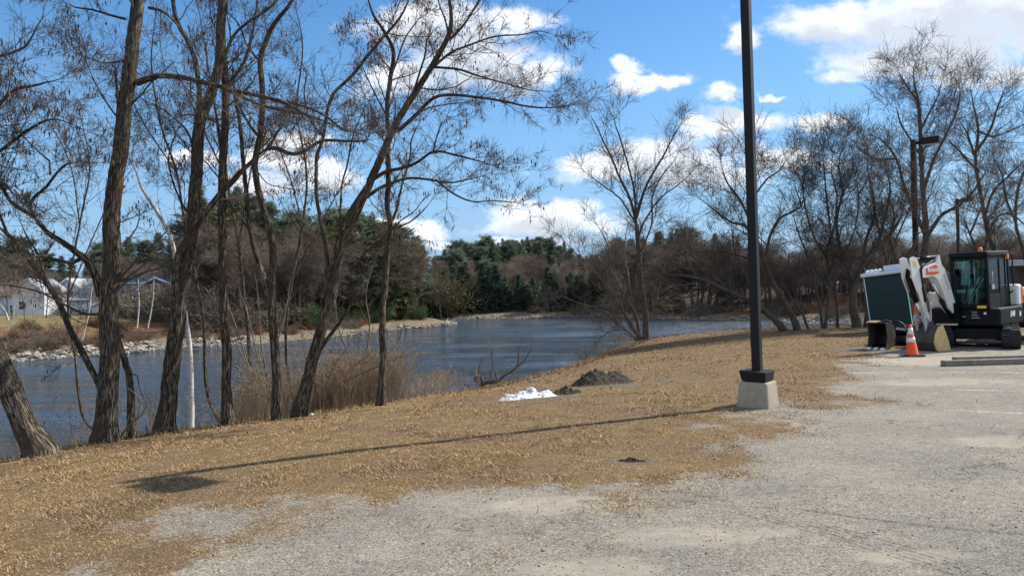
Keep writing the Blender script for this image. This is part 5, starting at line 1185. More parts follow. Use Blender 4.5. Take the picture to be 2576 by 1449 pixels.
weeds('dry_weeds', [tuple(onz(a, b, ZC)[:2]) for a, b in ((640,1062),(760,1048),(900,1028),(1050,1003))], 3300, .1, 2.2, .6, 1.35, 'dense stand of tall dry weed stalks around the leaning locust and rusty-leaved tree', .0034)
weeds('dry_weeds', [tuple(onz(a, b, ZC)[:2]) for a, b in ((1050,1003),(1150,988),(1260,968))], 420, .1, 1.2, .25, .7, 'thin low weeds left of the uprooted stump')
weeds('dry_weeds', CR[i0+6:i0+9], 160, .1, 1.0, .2, .6, 'sparse weeds along the lawn edge right of the uprooted stump')
# white litter scrap
m = MB(); m.add([(-.03,-.02,0.02),(.03,-.025,.03),(.04,.02,.03),(-.02,.03,.045),(0,0,.06)], [(0,1,4),(1,2,4),(2,3,4),(3,0,4),(0,3,2,1)])
c = gnd(783,1047); o = m.build('litter_scrap', M_trim, None, loc=c); tag(o, 'crumpled white scrap of litter on the grass below the leaning locust', 'litter')

# ------------------------------------------------------------------ cone, timbers, drum
def V0(px, py, z=0.0): return onz(px, py, z)
M_orange = plain('orange_plastic', (0.80, 0.10, 0.025), .45, var=.08, scale=4)
M_reflect = plain('white_reflective_band', (.72, .72, .74), .4, var=.06)
M_rubber = plain('black_rubber', (.025, .025, .027), .8, var=.3)
c = onz(2295, 896, 0); r = empty('traffic_cone', c, label='orange traffic cone with two white bands in front of the digger bucket', cat='traffic cone'); r.rotation_euler = (0, -.05, 0)
def cr_(z): return .135-(.135-.030)*z/.70
m = MB(); m.box(-.2, .2, -.2, .2, 0, .035); m.build('base', M_rubber, r, bevel=.012)
m = MB(); m.lathe([(cr_(0)+.012, .036), (cr_(.03), .06), (cr_(.70), .70), (.022, .705)], k=28); m.build('cone', M_orange, r)
for a, b_ in ((.32, .42), (.49, .63)): m = MB(); m.lathe([(cr_(a)+.0035, a), (cr_(b_)+.0035, b_)], k=28); m.build('reflective_band', M_reflect, r)
M_timber = plain('weathered_timber', (.21, .175, .15), .95, var=.3, scale=14, dirt=(.12, .10, .085))
for (x0, x1, yb, yt, lab) in ((2378, 2680, 922, 908, 'nearer long weathered timber curb lying on the lot'), (2406, 2680, 907, 899, 'farther weathered timber curb lying behind the nearer one')):
    a = onz(x0, yb, 0); d = a[1]; X1, _ = ray(x1, yb); e_ = np.array((X1*(d+.15), d+.15)); Lg = math.hypot(e_[0]-a[0], e_[1]-a[1])
    hgt = (yb-yt)/FPX*d
    m = MB(); m.box(0, Lg, 0, .15, .0, hgt); o = m.build('timber_curb', M_timber, None, bevel=.008, loc=(a[0], a[1], .002), rz=math.atan2(e_[1]-a[1], e_[0]-a[0])); tag(o, lab, 'timber')
cd = at(2326, 800, 19.9); r = empty('traffic_drum', (cd[0], cd[1], 0), label='orange traffic drum with white bands behind the digger arm', cat='traffic drum')
m = MB(); m.lathe([(.31, .06), (.30, .3), (.285, .31), (.28, .55), (.265, .56), (.26, .8), (.245, .81), (.24, 1.02), (.2, 1.08)]); m.build('drum', M_orange, r)
for a, rr in ((.34, .289), (.60, .269)): m = MB(); m.lathe([(rr, a), (rr-.004, a+.13)]); m.build('reflective_band', M_reflect, r)
m = MB(); m.lathe([(.38, 0), (.38, .06), (.32, .062)]); m.build('rubber_base', M_rubber, r)
sd2 = at(2339, 800, 17.9); m = MB(); m.tube([(0, 0, 0), (.01, 0, .8), (-.02, 0, 1.1), (.0, 0, 1.22), (.03, 0, 1.26)], [.035, .037, .042, .055, .04], 10); o = m.build('wooden_post', plain('bleached_wood', (.45, .39, .30), .8, var=.2), None, loc=(sd2[0], sd2[1], .28)); tag(o, 'pale upright wooden post with a knobbed top beside the traffic drum', 'post')
o.location[2] = 0.0; o.scale[2] = 1.1

# ------------------------------------------------------------------ portable toilet
M_teal_shade = plain('shaded_teal_plastic', (.002, .026, .030), .5, var=.12, scale=2)  # teal darkened in its colour for the walls in shade
M_teal_lit = plain('sunlit_teal_plastic', (.05, .26, .23), .5, var=.1, scale=2)  # lit copy of the same teal, sunlight put into the colour
M_wroof = plain('pale_roof_plastic', (.62, .68, .76), .5, var=.06, scale=3)
pc = at(2247, 838, 24.0); r = empty('portable_toilet', (pc[0], pc[1], -.02), label='dark green portable toilet with a white roof tilting to the left', cat='portable toilet')
r.rotation_euler = (0, -.115, -.52); r.scale = (1, 1, .98); 
def P_(m, name, mm, b=.01, par=r): return m.build(name, mm, par, bevel=b)
m = MB(); m.box(-.60, .60, -.62, .62, .0, .14); P_(m, 'skid', M_rubber)
m = MB(); m.box(-.56, .56, -.56, .56, .142, 1.93)
for k in range(-2, 3): m.box(k*.2-.035, k*.2+.035, -.575, -.5601, .35, 1.0)
m.box(-.54, .54, -.572, -.5602, 1.30, 1.34); m.box(-.54, .54, -.572, -.5602, 1.88, 1.92); P_(m, 'wall', M_teal_shade, .012)
m = MB(); m.box(.562, .59, -.48, .40, .2, 1.88); m.box(.592, .605, -.4, .32, 1.0, 1.03); P_(m, 'door', M_teal_lit)
for sx in (-1, 1):
    for sy in (-1, 1): m = MB(); m.box(sx*.57-.015, sx*.57+.015, sy*.57-.015, sy*.57+.015, .142, 1.93); P_(m, 'corner_post', M_teal_shade if sx > 0 else M_wroof)
m = MB(); m.box(-.66, .66, -.66, .66, 1.932, 2.05); rf = P_(m, 'roof', M_wroof, .03)
m = MB(); m.box(.02, .62, -.5, .5, 2.052, 2.22); m.box(-.52, -.04, -.46, .46, 2.052, 2.12)
for k in range(4): m.box(-.50+k*.12, -.44+k*.12, -.4, .4, 2.121, 2.165)
m.build('roof_vault', M_wroof, rf, bevel=.035)
m = MB(); m.lathe([(.05, 2.12), (.05, 2.24)], (-.56, -.3, 0), 14); m.build('vent_pipe', M_rubber, rf)

# ------------------------------------------------------------------ mini excavator
M_mw = plain('machine_white_paint', (.72, .70, .66), .4, var=.07, scale=3, spec=.5, dirt=(.52, .46, .38))
M_mk = plain('machine_black_paint', (.006, .007, .009), .45, var=.25, scale=3, spec=.18, dirt=(.016, .015, .013))
M_mo = plain('machine_orange_decal', (.72, .11, .03), .4, var=.05)
M_chrome = plain('chrome_rod', (.7, .7, .72), .2, 1.0, var=.03)
M_yel = plain('yellow_decal', (.80, .52, .03), .5, var=.05)
M_glass = mat('tinted_cab_glass', lambda t: None); 
def gl(mm):
    nt = mm.node_tree; nt.nodes.clear(); o_ = nt.nodes.new('ShaderNodeOutputMaterial'); ms = nt.nodes.new('ShaderNodeMixShader'); g = nt.nodes.new('ShaderNodeBsdfGlossy'); g.inputs['Roughness'].default_value = .02
    tr = nt.nodes.new('ShaderNodeBsdfTransparent'); tr.inputs[0].default_value = (.74, .95, .92, 1); fr = nt.nodes.new('ShaderNodeFresnel'); fr.inputs[0].default_value = 1.5
    nt.links.new(fr.outputs[0], ms.inputs[0]); nt.links.new(tr.outputs[0], ms.inputs[1]); nt.links.new(g.outputs[0], ms.inputs[2]); nt.links.new(ms.outputs[0], o_.inputs[0])
gl(M_glass)
M_tan = plain('dusty_bucket_steel', (.66, .45, .20), .8, var=.2, scale=5, dirt=(.42, .29, .14))
M_steel = plain('worn_dark_steel', (.075, .065, .055), .65, .3, var=.4, scale=6, dirt=(.2, .16, .11))
M_hose = plain('black_hose', (.015, .015, .016), .5, var=.2)
M_lightgrey = plain('light_grey_steel', (.45, .45, .44), .55, .2, var=.15, scale=5)
M_seat = plain('cab_seat_fabric', (.04, .04, .045), .8, var=.2)
M_amber = plain('amber_lens', (.85, .18, .02), .25, var=.03, spec=.6)
def text(name, s, size, m, parent, loc, rot, ext=.002, shear=0.0, sx=1.0):
    cu = bpy.data.curves.new(name, 'FONT'); cu.body = s; cu.size = size; cu.extrude = ext; cu.align_x = 'CENTER'; cu.align_y = 'CENTER'; cu.shear = shear; cu.offset = size*.02
    dg = bpy.data.objects.new(name, cu); SC.collection.objects.link(dg); me = bpy.data.meshes.new_from_object(dg); bpy.data.objects.remove(dg); bpy.data.curves.remove(cu)
    me.materials.clear(); me.materials.append(m); o = bpy.data.objects.new(name, me); link(o, parent); o.location = loc; o.rotation_euler = rot; o.scale = (sx, 1, 1); return o
AZ = math.atan((2452-1288)/FPX); DC = 18.9
ec = at(2461, 870, DC*1.0); EX = (ec[0], ec[1], 0.0)
ex = empty('mini_excavator', EX, 0, label='white and black mini excavator with its bucket resting on the lot', cat='excavator'); ex.rotation_euler = (0, -.028, 0)
class Fr:
    """local frame turned about z by a, children baked in the excavator's own axes"""
    def __init__(s, a, o=(0, 0, 0), sx=1., ox=0., zm=None): s.c, s.s, s.o, s.sx, s.ox, s.zm = math.cos(a), math.sin(a), o, sx, ox, zm
    def __call__(s, x, y, z):
        x = x*s.sx+s.ox
        if s.zm: z = float(np.interp(z, *s.zm))
        return (x*s.c-y*s.s+s.o[0], x*s.s+y*s.c+s.o[1], z+s.o[2])
def FB(m, fr): m.V = [fr(*v) for v in m.V]; return m
ZM = ((-1, .76, 1.2, 2.46, 3.46), (-1.21, .55, .978, 2.36, 3.36))
UC = Fr(-AZ-.02); UP = Fr(-AZ-.36, sx=.86, zm=ZM); CB = Fr(-AZ-.36, sx=.85, ox=-.17, zm=ZM)
def stad(L_, h, r, n=8):
    pts = []
    for i in range(n+1): a = -math.pi/2+math.pi*i/n; pts.append((L_/2-r+r*math.cos(a), r+r*math.sin(a)))
    pts = [(x, z if z < r else h-(2*r-z)) for x, z in pts]
    return pts+[(-x, z) for x, z in reversed(pts)]
fx_ = lambda a, b, t: (t, a, b)
for sx in (-1, 1):
    m = MB(); x0, x1 = sx*.695-.18, sx*.695+.18; H_ = .50; Lt = 2.2
    outer = stad(Lt, H_, .24, 10); m.prism(outer, fx_, x0, x1, 0)
    # lugs all round
    op = outer+[outer[0]]; per = 0; k = 0
    for (a, b) in zip(op[:-1], op[1:]):
        L_ = math.hypot(b[0]-a[0], b[1]-a[1]); n = max(1, int(round(L_/.10)))
        for j in range(n):
            u = (j+.5)/n; cx, cz = a[0]+(b[0]-a[0])*u, a[1]+(b[1]-a[1])*u; tx, tz = (b[0]-a[0])/L_, (b[1]-a[1])/L_; nx, nz = tz, -tx; w_ = .026
            q = [(cx-tx*w_+nx*.001, cz-tz*w_+nz*.001), (cx+tx*w_+nx*.001, cz+tz*w_+nz*.001), (cx+tx*w_*.7+nx*.03, cz+tz*w_*.7+nz*.03), (cx-tx*w_*.7+nx*.03, cz-tz*w_*.7+nz*.03)]
            q = [(y_, z_+.03) for y_, z_ in q]; kk = k % 2; m.prism(q, fx_, x0+(.01 if kk else .19), x1-(.19 if kk else .01), 0); k += 1
    m.V = [(x, y, z) for x, y, z in m.V]; FB(m, UC); tr = m.build('track', M_rubber, ex)
    m = MB()
    for yy in (-.86, -.3, .25, .86): m.tube([(x1+.0015, yy, .27), (x1+.02, yy, .27)], .16 if abs(yy) > .5 else .09, 18); m.tube([(x0-.0015, yy, .27), (x0-.02, yy, .27)], .16 if abs(yy) > .5 else .09, 18)
    FB(m, UC).build('wheels', M_steel, tr)
m = MB(); m.box(-.51, .51, -.75, .6, .22, .49); m.lathe([(.42, .49), (.42, .549)]); FB(m, UC).build('undercarriage', M_mk, ex, bevel=.02)
m = MB(); prof = [(-y_, z_) for y_, z_ in [(-1.62, .22), (-1.56, .18), (-1.50, .26), (-1.50, .50), (-1.58, .60), (-1.61, .60), (-1.545, .49), (-1.555, .28)]][::-1]
m.prism([(y, z) for y, z in prof], fx_, -.87, .87); m.box(-.35, -.2, .6, 1.49, .3, .4); m.box(.2, .35, .6, 1.49, .3, .4); FB(m, UC).build('dozer_blade', M_mk, ex, bevel=.01)
# upper structure: rounded skirt
def plan(w, y0, y1, r, n=6):
    p = [(-w, y0), (w, y0)]
    for i in range(n+1): a = math.pi/2*i/n; p.append((w-r+r*math.cos(a), y1-r+r*math.sin(a)))
    for i in range(n+1): a = math.pi/2+math.pi/2*i/n; p.append((-w+r+r*math.cos(a), y1-r+r*math.sin(a)))
    return p
fz = lambda a, b, t: (a, b, t)
m = MB(); m.prism(plan(.97, -.86, .98, .45), fz, .76, 1.20); FB(m, UP).build('body_skirt', M_mk, ex, bevel=.045)
m = MB(); m.prism(plan(.93, .42, .90, .30), fz, 1.203, 1.68); w_ = FB(m, UP).build('engine_cover', M_mw, ex, bevel=.05)
m = MB(); m.box(-.93, -.40, -.72, .29, 1.203, 1.58); FB(m, UP).build('side_cover', M_mw, ex, bevel=.06)
m = MB(); m.box(.934, .94, .62, .72, 1.25, 1.62); FB(m, UP).build('orange_stripe', M_mo, w_)
m = MB(); m.tube([(.99, .80, .84), (.99, .80, 1.1)], .03, 8); FB(m, UP).build('tail_light', M_lightgrey, ex)
# cab: posts, roof, floor, panels, glass
cx0, cx1, cy0, cy1, cz0, cz1 = -.06, .94, -.90, .42, 1.203, 2.46
cab = MB(); pw = .075
for (x, y) in ((cx0, cy0), (cx1-pw, cy0), (cx0, cy1-pw), (cx1-pw, cy1-pw)): cab.box(x, x+pw, y, y+pw, cz0, cz1-.125)
cab.box(cx1-.055, cx1-.001, -.22, -.15, cz0, cz1-.125)
cab.box(cx0+pw, cx1-pw, cy0+.01, cy0+.06, cz0, cz0+.09); cab.box(cx0+pw, cx1-pw, cy0+.01, cy0+.06, cz1-.19, cz1-.131)
cab.box(cx0+.004, cx1-.004, cy1-pw+.004, cy1-.004, cz1-.19, cz1-.132)
for x in (cx0, cx1-pw): cab.box(x+.004, x+pw-.004, cy0+.03, cy1-.03, cz1-.185, cz1-.133)
cabo = FB(cab, CB).build('cab', M_mk, ex, bevel=.015)
m = MB(); m.box(cx0-.02, cx1+.02, cy0-.04, cy1+.02, cz1-.129, cz1); FB(m, CB).build('cab_roof', M_mk, cabo, bevel=.05)
m = MB(); m.box(cx0+pw+.001, cx1-pw-.001, cy0+.03, cy0+.036, cz0+.091, cz1-.191); FB(m, CB).build('windscreen', M_glass, cabo)
m = MB(); m.box(cx1-.03, cx1-.024, cy0+pw+.001, -.221, cz0+.32, cz1-.14); m.box(cx1-.03, cx1-.024, -.149, cy1-pw-.001, cz0+.45, cz1-.14); m.box(cx0+.02, cx0+.026, cy0+pw+.001, cy1-pw-.001, cz0+.3, cz1-.14); m.box(cx0+pw+.001, cx1-pw-.001, cy1-.04, cy1-.034, cz0+.5, cz1-.14); FB(m, CB).build('side_window', M_glass, cabo)
m = MB(); m.box(cx1-.05, cx1-.004, cy0+pw+.002, -.222, cz0, cz0+.318); m.box(cx1-.05, cx1-.004, -.148, cy1-pw-.002, cz0, cz0+.448); d_ = FB(m, CB).build('door', M_mk, cabo)
m = MB(); m.tube([(cx1+.03, -.72, 1.75), (cx1+.03, -.72, 2.0)], .012, 8); m.box(cx1-.003, cx1+.03, -.74, -.62, 1.62, 1.72); FB(m, CB).build('door_handle', M_lightgrey, d_)
m = MB(); m.box(cx0+pw, cx1-pw, cy1-.07, cy1-.042, cz0, cz0+.5); m.box(cx0+.01, cx0+.05, cy0+pw+.002, cy1-pw-.002, cz0, cz0+.3); FB(m, CB).build('rear_panel', M_mk, cabo)
m = MB(); m.box(.22, .68, -.25, .2, 1.40, 1.56); m.box(.22, .68, .14, .27, 1.56, 2.1); m.box(.30, .60, .16, .25, 2.11, 2.3); s_ = FB(m, CB).build('seat', M_seat, cabo, bevel=.04)
m = MB(); m.box(.13, .21, -.35, .1, 1.25, 1.62); m.box(.69, .77, -.35, .1, 1.25, 1.62); m.tube([(.17, -.3, 1.62), (.17, -.36, 1.82)], .014, 8); m.tube([(.73, -.3, 1.62), (.73, -.36, 1.82)], .014, 8)
m.tube([(.35, -.70, 1.22), (.35, -.6, 1.62)], .012, 8); m.tube([(.50, -.70, 1.22), (.50, -.6, 1.62)], .012, 8); m.tube([(.25, -.74, 1.32), (.6, -.55, 1.9)], .01, 8); m.tube([(.32, -.74, 1.28), (.67, -.55, 1.86)], .01, 8); m.box(.05, .25, -.8, -.7, 1.55, 1.62); FB(m, CB).build('controls', M_lightgrey, cabo)
m = MB(); m.lathe([(.065, cz1+.003), (.065, cz1+.02), (.055, cz1+.09), (.03, cz1+.11)], (.42, -.1, 0), 16); FB(m, CB).build('beacon', M_amber, cabo)
m = MB(); m.box(cx1-.01, cx1+.06, .2, .3, cz1-.19, cz1-.07); FB(m, CB).build('marker_light', M_amber, cabo, bevel=.01)
m = MB(); m.tube([(cx1+.02, cy1-.05, 1.5), (cx1+.08, cy1+.02, 1.55), (cx1+.08, cy1+.02, 2.35), (cx1+.02, cy1-.04, 2.4)], .02, 8); FB(m, CB).build('grab_rail', M_mk, cabo)
m = MB(); m.box(cx0+pw+.01, cx0+pw+.05, cy0+.018, cy0+.026, 1.9, 2.2); FB(m, CB).build('wiper', M_rubber, cabo)
m = MB(); m.box(.62, .86, cy0-.012, cy0-.002, 1.205, 1.265); FB(m, CB).build('warning_label', M_yel, cabo)
UPA = -AZ-.36
text('lettering', 'E48', .19, M_trim, ex, UP(.975, -.12, 1.02), (math.pi/2, 0, UPA+math.pi/2), shear=.25, sx=1.0)
m = MB(); 
for k, (a, b_) in enumerate(((.24, .40), (.26, .38), (.24, .42))): m.box(a, b_, -.868, -.863, 1.11-k*.045, 1.118-k*.045)
m.box(.56, .62, -.868, -.863, 1.05, 1.11); m.box(.24, .45, -.868, -.863, .96, .97); m.box(.0, .1, -.868, -.863, .99, 1.0); FB(m, UP).build('small_labels', M_reflect, ex)
# emblem at the rear corner: plain pale mark
m = MB(); m.prism([(y_-.12, z_) for y_, z_ in [(.46, .93), (.52, .93), (.535, 1.0), (.53, 1.07), (.505, 1.05), (.475, 1.05), (.45, 1.07), (.445, 1.0)]], lambda a, b, t: (t, a, b), .973, .979); FB(m, UP).build('emblem', M_trim, ex)
# boom assembly lies in one vertical plane
BA = -.50; FO = UP(-.20, -.98, 0)
bdir = (math.sin(-AZ+BA), -math.cos(-AZ+BA)); bper = (math.cos(-AZ+BA), math.sin(-AZ+BA))
def BF(l, z, t):
    l = float(np.interp(l, (-1, 0, .75, 1.65, 2.03, 3), (-1, 0, .62, 1.40, 1.85, 2.8))); z = float(np.interp(z, (0, .6, 1.0, 1.86, 2.40, 3), (0, .66, 1.0, 1.92, 2.29, 2.9)))
    return (FO[0]+bdir[0]*l+bper[0]*t, FO[1]+bdir[1]*l+bper[1]*t, z)
m = MB(); m.box(-.38, -.04, -1.0, -.84, .78, 1.1); FB(m, UP).build('swing_bracket', M_mk, ex, bevel=.02)
m = MB(); m.tube([BF(-.02, .7, 0), BF(-.02, 1.1, 0)], .09, 14); m.prism([(-.1, .86), (.16, .84), (.16, 1.12), (-.1, 1.12)], BF, -.13, .13); m.build('swing_post', M_mk, ex)
boom = MB(); boom.prism([(-.02, .86), (.02, 1.08), (.24, 1.50), (.50, 1.95), (.64, 2.10), (.72, 2.42), (.79, 2.43), (.92, 2.18), (1.12, 2.14), (1.45, 2.03), (1.63, 1.98), (1.68, 1.86), (1.62, 1.74), (1.40, 1.74), (1.05, 1.76), (.86, 1.68), (.62, 1.38), (.38, 1.02), (.16, .86)], BF, -.105, .105, 0)
bo = boom.build('boom', M_mw, ex, bevel=.012)
def BT(s, size, l, z, side, m, name, rot2=0.0, **k):
    p = BF(l, z, side*.108); a = math.atan2(bper[1], bper[0]); 
    return text(name, s, size, m, bo, p, (math.pi/2, rot2, a+math.pi/2 if side > 0 else a-math.pi/2), **k)
m = MB(); m.prism([(.80, 1.83), (.86, 2.05), (.95, 2.10), (1.40, 2.00), (1.42, 1.80), (1.1, 1.79)], BF, .1055, .109); m.prism([(.80, 1.83), (.86, 2.05), (.95, 2.10), (1.40, 2.00), (1.42, 1.80), (1.1, 1.79)], BF, -.109, -.1055); m.build('orange_panel', M_mo, bo)
o = BT('Bobcat', .15, 1.09, 1.935, 1, M_trim, 'lettering'); o.location = BF(1.09, 1.935, .111)
p0 = BF(.47, 1.62, .107); a0 = math.atan2(bper[1], bper[0]); o = text('lettering', 'Bobcat', .15, plain('grey_lettering', (.45, .45, .45), .5), bo, p0, (0, 0, 0)); 
# text along the boom on its visible side: x axis follows the boom upward
ux = Vector((bdir[0]*.49, bdir[1]*.49, .87)).normalized(); nz_ = Vector((bper[0], bper[1], 0)); uy = nz_.cross(ux)
o.matrix_local = Matrix.Translation(p0) @ Matrix((ux, uy, nz_)).transposed().to_4x4()
m = MB(); m.tube([BF(.20, .92, 0), BF(.55, 1.20, 0)], .055, 12); m.tube([BF(.14, .84, 0), BF(.50, 1.16, 0)], .06, 12); m.build('boom_cylinder', M_mk, ex)
m = MB(); m.tube([BF(.50, 1.16, 0), BF(.92, 1.60, 0)], .03, 10); m.build('boom_rod', M_chrome, ex)
m = MB(); m.tube([BF(.75, 2.37, 0), BF(1.45, 2.335, 0)], .055, 14); m.build('arm_cylinder', M_mk, ex)
m = MB(); m.tube([BF(1.45, 2.335, 0), BF(1.86, 2.315, 0)], .026, 10); m.build('arm_rod', M_chrome, ex)
arm = MB()
for t0, t1 in ((-.135, -.11), (.11, .135)): arm.prism([(2.03, 2.36), (1.92, 2.41), (1.80, 2.38), (1.70, 2.05), (1.62, 1.95), (1.60, 1.72), (1.70, 1.45), (1.82, 1.42), (1.98, 1.75)], BF, t0, t1)
arm.prism([(1.78, 1.60), (1.62, 1.66), (1.54, 1.50), (1.22, .68), (1.24, .56), (1.32, .58), (1.66, 1.28)], BF, -.07, .07)
ar = arm.build('arm', M_mw, ex, bevel=.01)
m = MB(); m.prism([(1.93, 2.28), (1.86, 2.28), (1.80, 2.05), (1.87, 2.05)], BF, .136, .139); m.build('warning_label', M_yel, ar)
m = MB(); m.tube([BF(1.95, 1.80, 0), BF(1.70, 1.22, 0)], .06, 12); m.tube([BF(1.95, 1.80, 0), BF(1.92, 2.0, 0)], .05, 12); m.build('bucket_cylinder', M_mk, ex)
m = MB(); m.tube([BF(1.70, 1.22, 0), BF(1.58, .88, 0)], .028, 10); m.build('bucket_rod', M_chrome, ex)
m = MB()
for t0, t1 in ((-.12, -.095), (.095, .12)): m.prism([(1.62, .92), (1.55, .94), (1.30, .72), (1.33, .66)], BF, t0, t1); m.prism([(1.63, .90), (1.55, .88), (1.50, .50), (1.57, .48)], BF, t0-.001, t1+.001)
m.build('bucket_link', M_lightgrey, ex)
m = MB()
for k, t in enumerate((-.05, 0.0, .05)):
    m.tube([BF(.30, 1.75-.02*k, t), BF(.68, 2.22, t), BF(.95, 2.26, t), BF(1.35, 2.12, t*1.5), BF(1.62, 2.16, .13+.02*k), BF(1.72, 1.95, .14+.02*k), BF(1.66, 1.55, .12+.02*k), BF(1.52, 1.2, .10+.02*k)], .014, 6)
m.tube([BF(1.60, 1.6, .13), BF(1.5, 1.2, .13), BF(1.40, .95, .12), BF(1.36, 1.02, .12), BF(1.45, 1.3, .13)], .012, 6); m.build('hoses', M_hose, ex)
# bucket
bk = MB(); prof = [(1.22, .60), (1.42, .56), (1.58, .42), (1.64, .24), (1.56, .08), (1.40, .01), (1.20, .0), (.92, .03)]
inn = [(.93, .055), (1.20, .03), (1.39, .04), (1.53, .10), (1.605, .24), (1.555, .40), (1.41, .53), (1.22, .565)]
bk.prism(prof+inn, BF, -.33, .33)
bo2 = bk.build('bucket', M_steel, ex, bevel=.004)
m = MB(); sp_ = [(1.22, .60), (1.42, .56), (1.58, .42), (1.64, .24), (1.56, .08), (1.40, .01), (1.20, .0), (.90, .03), (1.02, .30)]
m.prism(sp_, BF, .331, .355); m.build('side_plate', M_tan, bo2); m = MB(); m.prism(sp_, BF, -.355, -.331); m.build('side_plate', M_tan, bo2)
for k in range(5): m = MB(); t = -.28+k*.14; m.prism([(.93, .06), (.93, .02), (.80, .025)], BF, t-.035, t+.035); m.build('tooth', M_steel, bo2)
m = MB(); 
for t0, t1 in ((-.13, -.10), (.10, .13)): m.prism([(1.20, .58), (1.24, .74), (1.34, .70), (1.55, .52), (1.50, .46)], BF, t0, t1)
m.build('bucket_ears', M_steel, bo2)
# plank lying across the blade and the track
pk = at(2330, 772+46, 17.3); m = MB(); m.box(-.24, .22, -.04, .04, -.02, .02); o = m.build('plank', plain('pale_plank', (.52, .44, .31), .8, var=.15), None, bevel=.004, loc=(0, 0, 0)); o.location = Vector(EX)+Vector(UC(-.62, -.98, .575)); o.rotation_euler = (0, 0, -AZ-.02); tag(o, 'pale plank lying on top of the left excavator track', 'plank')

# ------------------------------------------------------------------ spare bucket and attachment on the grass
c = onz(2206, 879, 0); r = empty('digging_bucket', c, -.95, label='black toothed digging bucket standing on the grass beside the green toilet', cat='bucket')
ex2 = lambda a, b, t: (t, a, b)
pr = [(-.02, .0), (.10, .0), (.36, .10), (.44, .34), (.36, .58), (.22, .66), (.0, .66), (.0, .635), (.21, .635), (.335, .565), (.41, .34), (.335, .12), (.09, .03)]
m = MB(); m.prism(pr, ex2, -.22, .22); bb = m.build('shell', M_mk, r)
sp_ = [(-.02, .0), (.10, .0), (.36, .10), (.44, .34), (.36, .58), (.22, .66), (.0, .66), (.06, .3)]
m = MB(); m.prism(sp_, ex2, .221, .245); m.build('side_plate', M_steel, r); m = MB(); m.prism(sp_, ex2, -.245, -.221); m.build('side_plate', M_steel, r)
m = MB(); m.prism([(-.03, .67), (.22, .70), (.22, .68), (-.03, .65)], ex2, -.25, .0); m.build('cross_plate', plain('rusty_plate', (.30, .19, .11), .8, var=.3), r)
for k in range(3): m = MB(); t = -.17+k*.17; m.prism([(-.10, .0), (.02, .0), (.02, .05), (-.06, .05)], ex2, t-.045, t+.045); m.build('tooth', M_reflect, r)
c = onz(2262, 868, 0); r = empty('auger_attachment', c, -.4, label='black hydraulic attachment with a round drive lying between the spare bucket and the cone', cat='attachment')
m = MB(); m.tube([(-.28, 0, .38), (-.28, .02, .62)], .12, 16); m.tube([(-.28, .3, .5), (-.28, -.2, .5)], .15, 18); m.build('drive_motor', M_mk, r)
m = MB(); m.tube([(-.2, 0, .38), (.42, .1, .30)], .10, 12); m.tube([(-.3, .1, .2), (.45, .2, .12)], .11, 12); m.tube([(-.1, -.2, .14), (.45, -.1, .12)], .12, 12); m.build('shaft', M_mk, r)
m = MB(); m.prism([(-.1, .42), (.35, .36), (.40, .40), (-.05, .47)], lambda a, b, t: (a, t, b), -.2, -.16); m.tube([(-.40, -.28, .05), (-.25, -.26, .36)], .022, 8); m.tube([(-.25, -.26, .36), (-.18, -.24, .38)], .04, 10); m.build('bracket', M_lightgrey, r)
m = MB(); m.tube([(-.2, -.1, .5), (-.05, -.2, .66), (.1, -.1, .55), (.3, 0, .42)], .018, 6); m.tube([(0, -.1, .5), (.1, -.25, .52), (.25, -.2, .3)], .018, 6); m.build('hoses', M_hose, r)

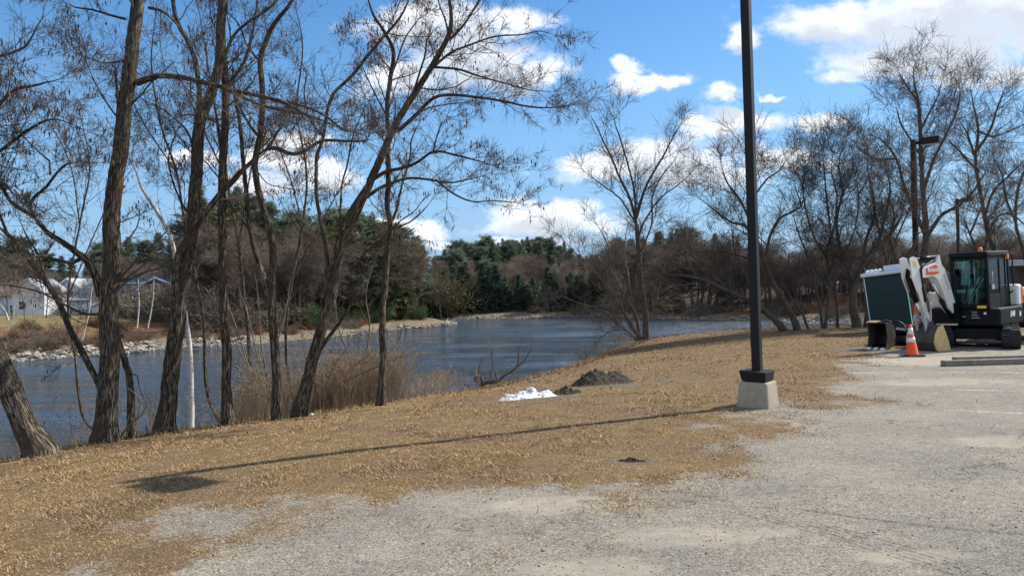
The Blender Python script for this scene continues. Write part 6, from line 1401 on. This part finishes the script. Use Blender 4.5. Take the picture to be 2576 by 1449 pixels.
# ------------------------------------------------------------------ track loader at the right edge
lc = at(2600, 860, 20.6); r = empty('compact_loader', (lc[0], lc[1], 0), -AZ-.15, label='white and black compact track loader cut by the right edge behind the excavator', cat='loader')
m = MB(); m.box(-.62, .9, -1.0, 1.4, .35, 1.20); m.build('body', M_mk, r, bevel=.04)
m = MB(); m.box(-.75, .9, -1.15, 1.3, 1.203, 1.42); m.build('hood', M_mw, r, bevel=.06)
m = MB(); m.prism([(-.62, .80), (-.58, 1.17), (-.36, 1.17), (-.24, .99), (-.40, .70)], lambda a, b, t: (a, t, b), -1.03, -1.002); m.build('orange_panel', M_mo, r)
for k in range(5): m = MB(); m.box(-.2, .85, -1.05, -1.002, .80+k*.08, .83+k*.08); m.build('louver', M_steel, r)
m = MB(); m.box(-.08, .04, -1.04, -1.002, .66, .76); m.build('tail_light', plain('red_lens', (.6, .01, .01), .3), r)
for sx in (-.6, .75): 
    m = MB(); m.prism(stad(2.2, .66, .30, 8), fx_, sx-.16, sx+.16)
    for k in range(16): y_ = -1.05+k*.14; m.box(sx-.165, sx+.165, y_, y_+.05, .66, .69); 
    for k in range(4): m.box(sx-.165, sx+.165, -1.14, -1.08, .1+k*.12, .15+k*.12)
    m.build('track', M_rubber, r)
# far building
bd = 46.0; b = at(2545, 706, bd); r = empty('brick_building', (b[0], b[1], -.1), -.45, label='low flat-roofed brown brick building at the right edge beyond the machines', cat='building')
def f(t):
    b_ = t.n('ShaderNodeTexBrick'); t.L.new(t.mapp(t.coord(), (1, 1, 1), rot=(math.pi/2, 0, 0)), b_.inputs[0]); b_.inputs['Scale'].default_value = 4.5
    b_.inputs['Color1'].default_value = (.075, .04, .03, 1); b_.inputs['Color2'].default_value = (.11, .06, .042, 1); b_.inputs['Mortar'].default_value = (.14, .11, .09, 1); t.bc(b_.outputs[0], .9, .2)
m = MB(); m.box(.5, 22, .8, 10, -.3, 2.5); m.build('wall', mat('brown_brick', f), r)
m = MB(); m.box(-.2, 22.6, -.5, 10.6, 2.503, 2.86); m.build('roof', M_lightgrey, r, bevel=.02)
m = MB(); m.box(2.0, 3.0, .75, .797, -.1, 2.1); m.build('door', M_mk, r)
m = MB(); m.box(4.5, 6.5, .75, .797, .9, 2.1); m.build('window', M_pane, r)
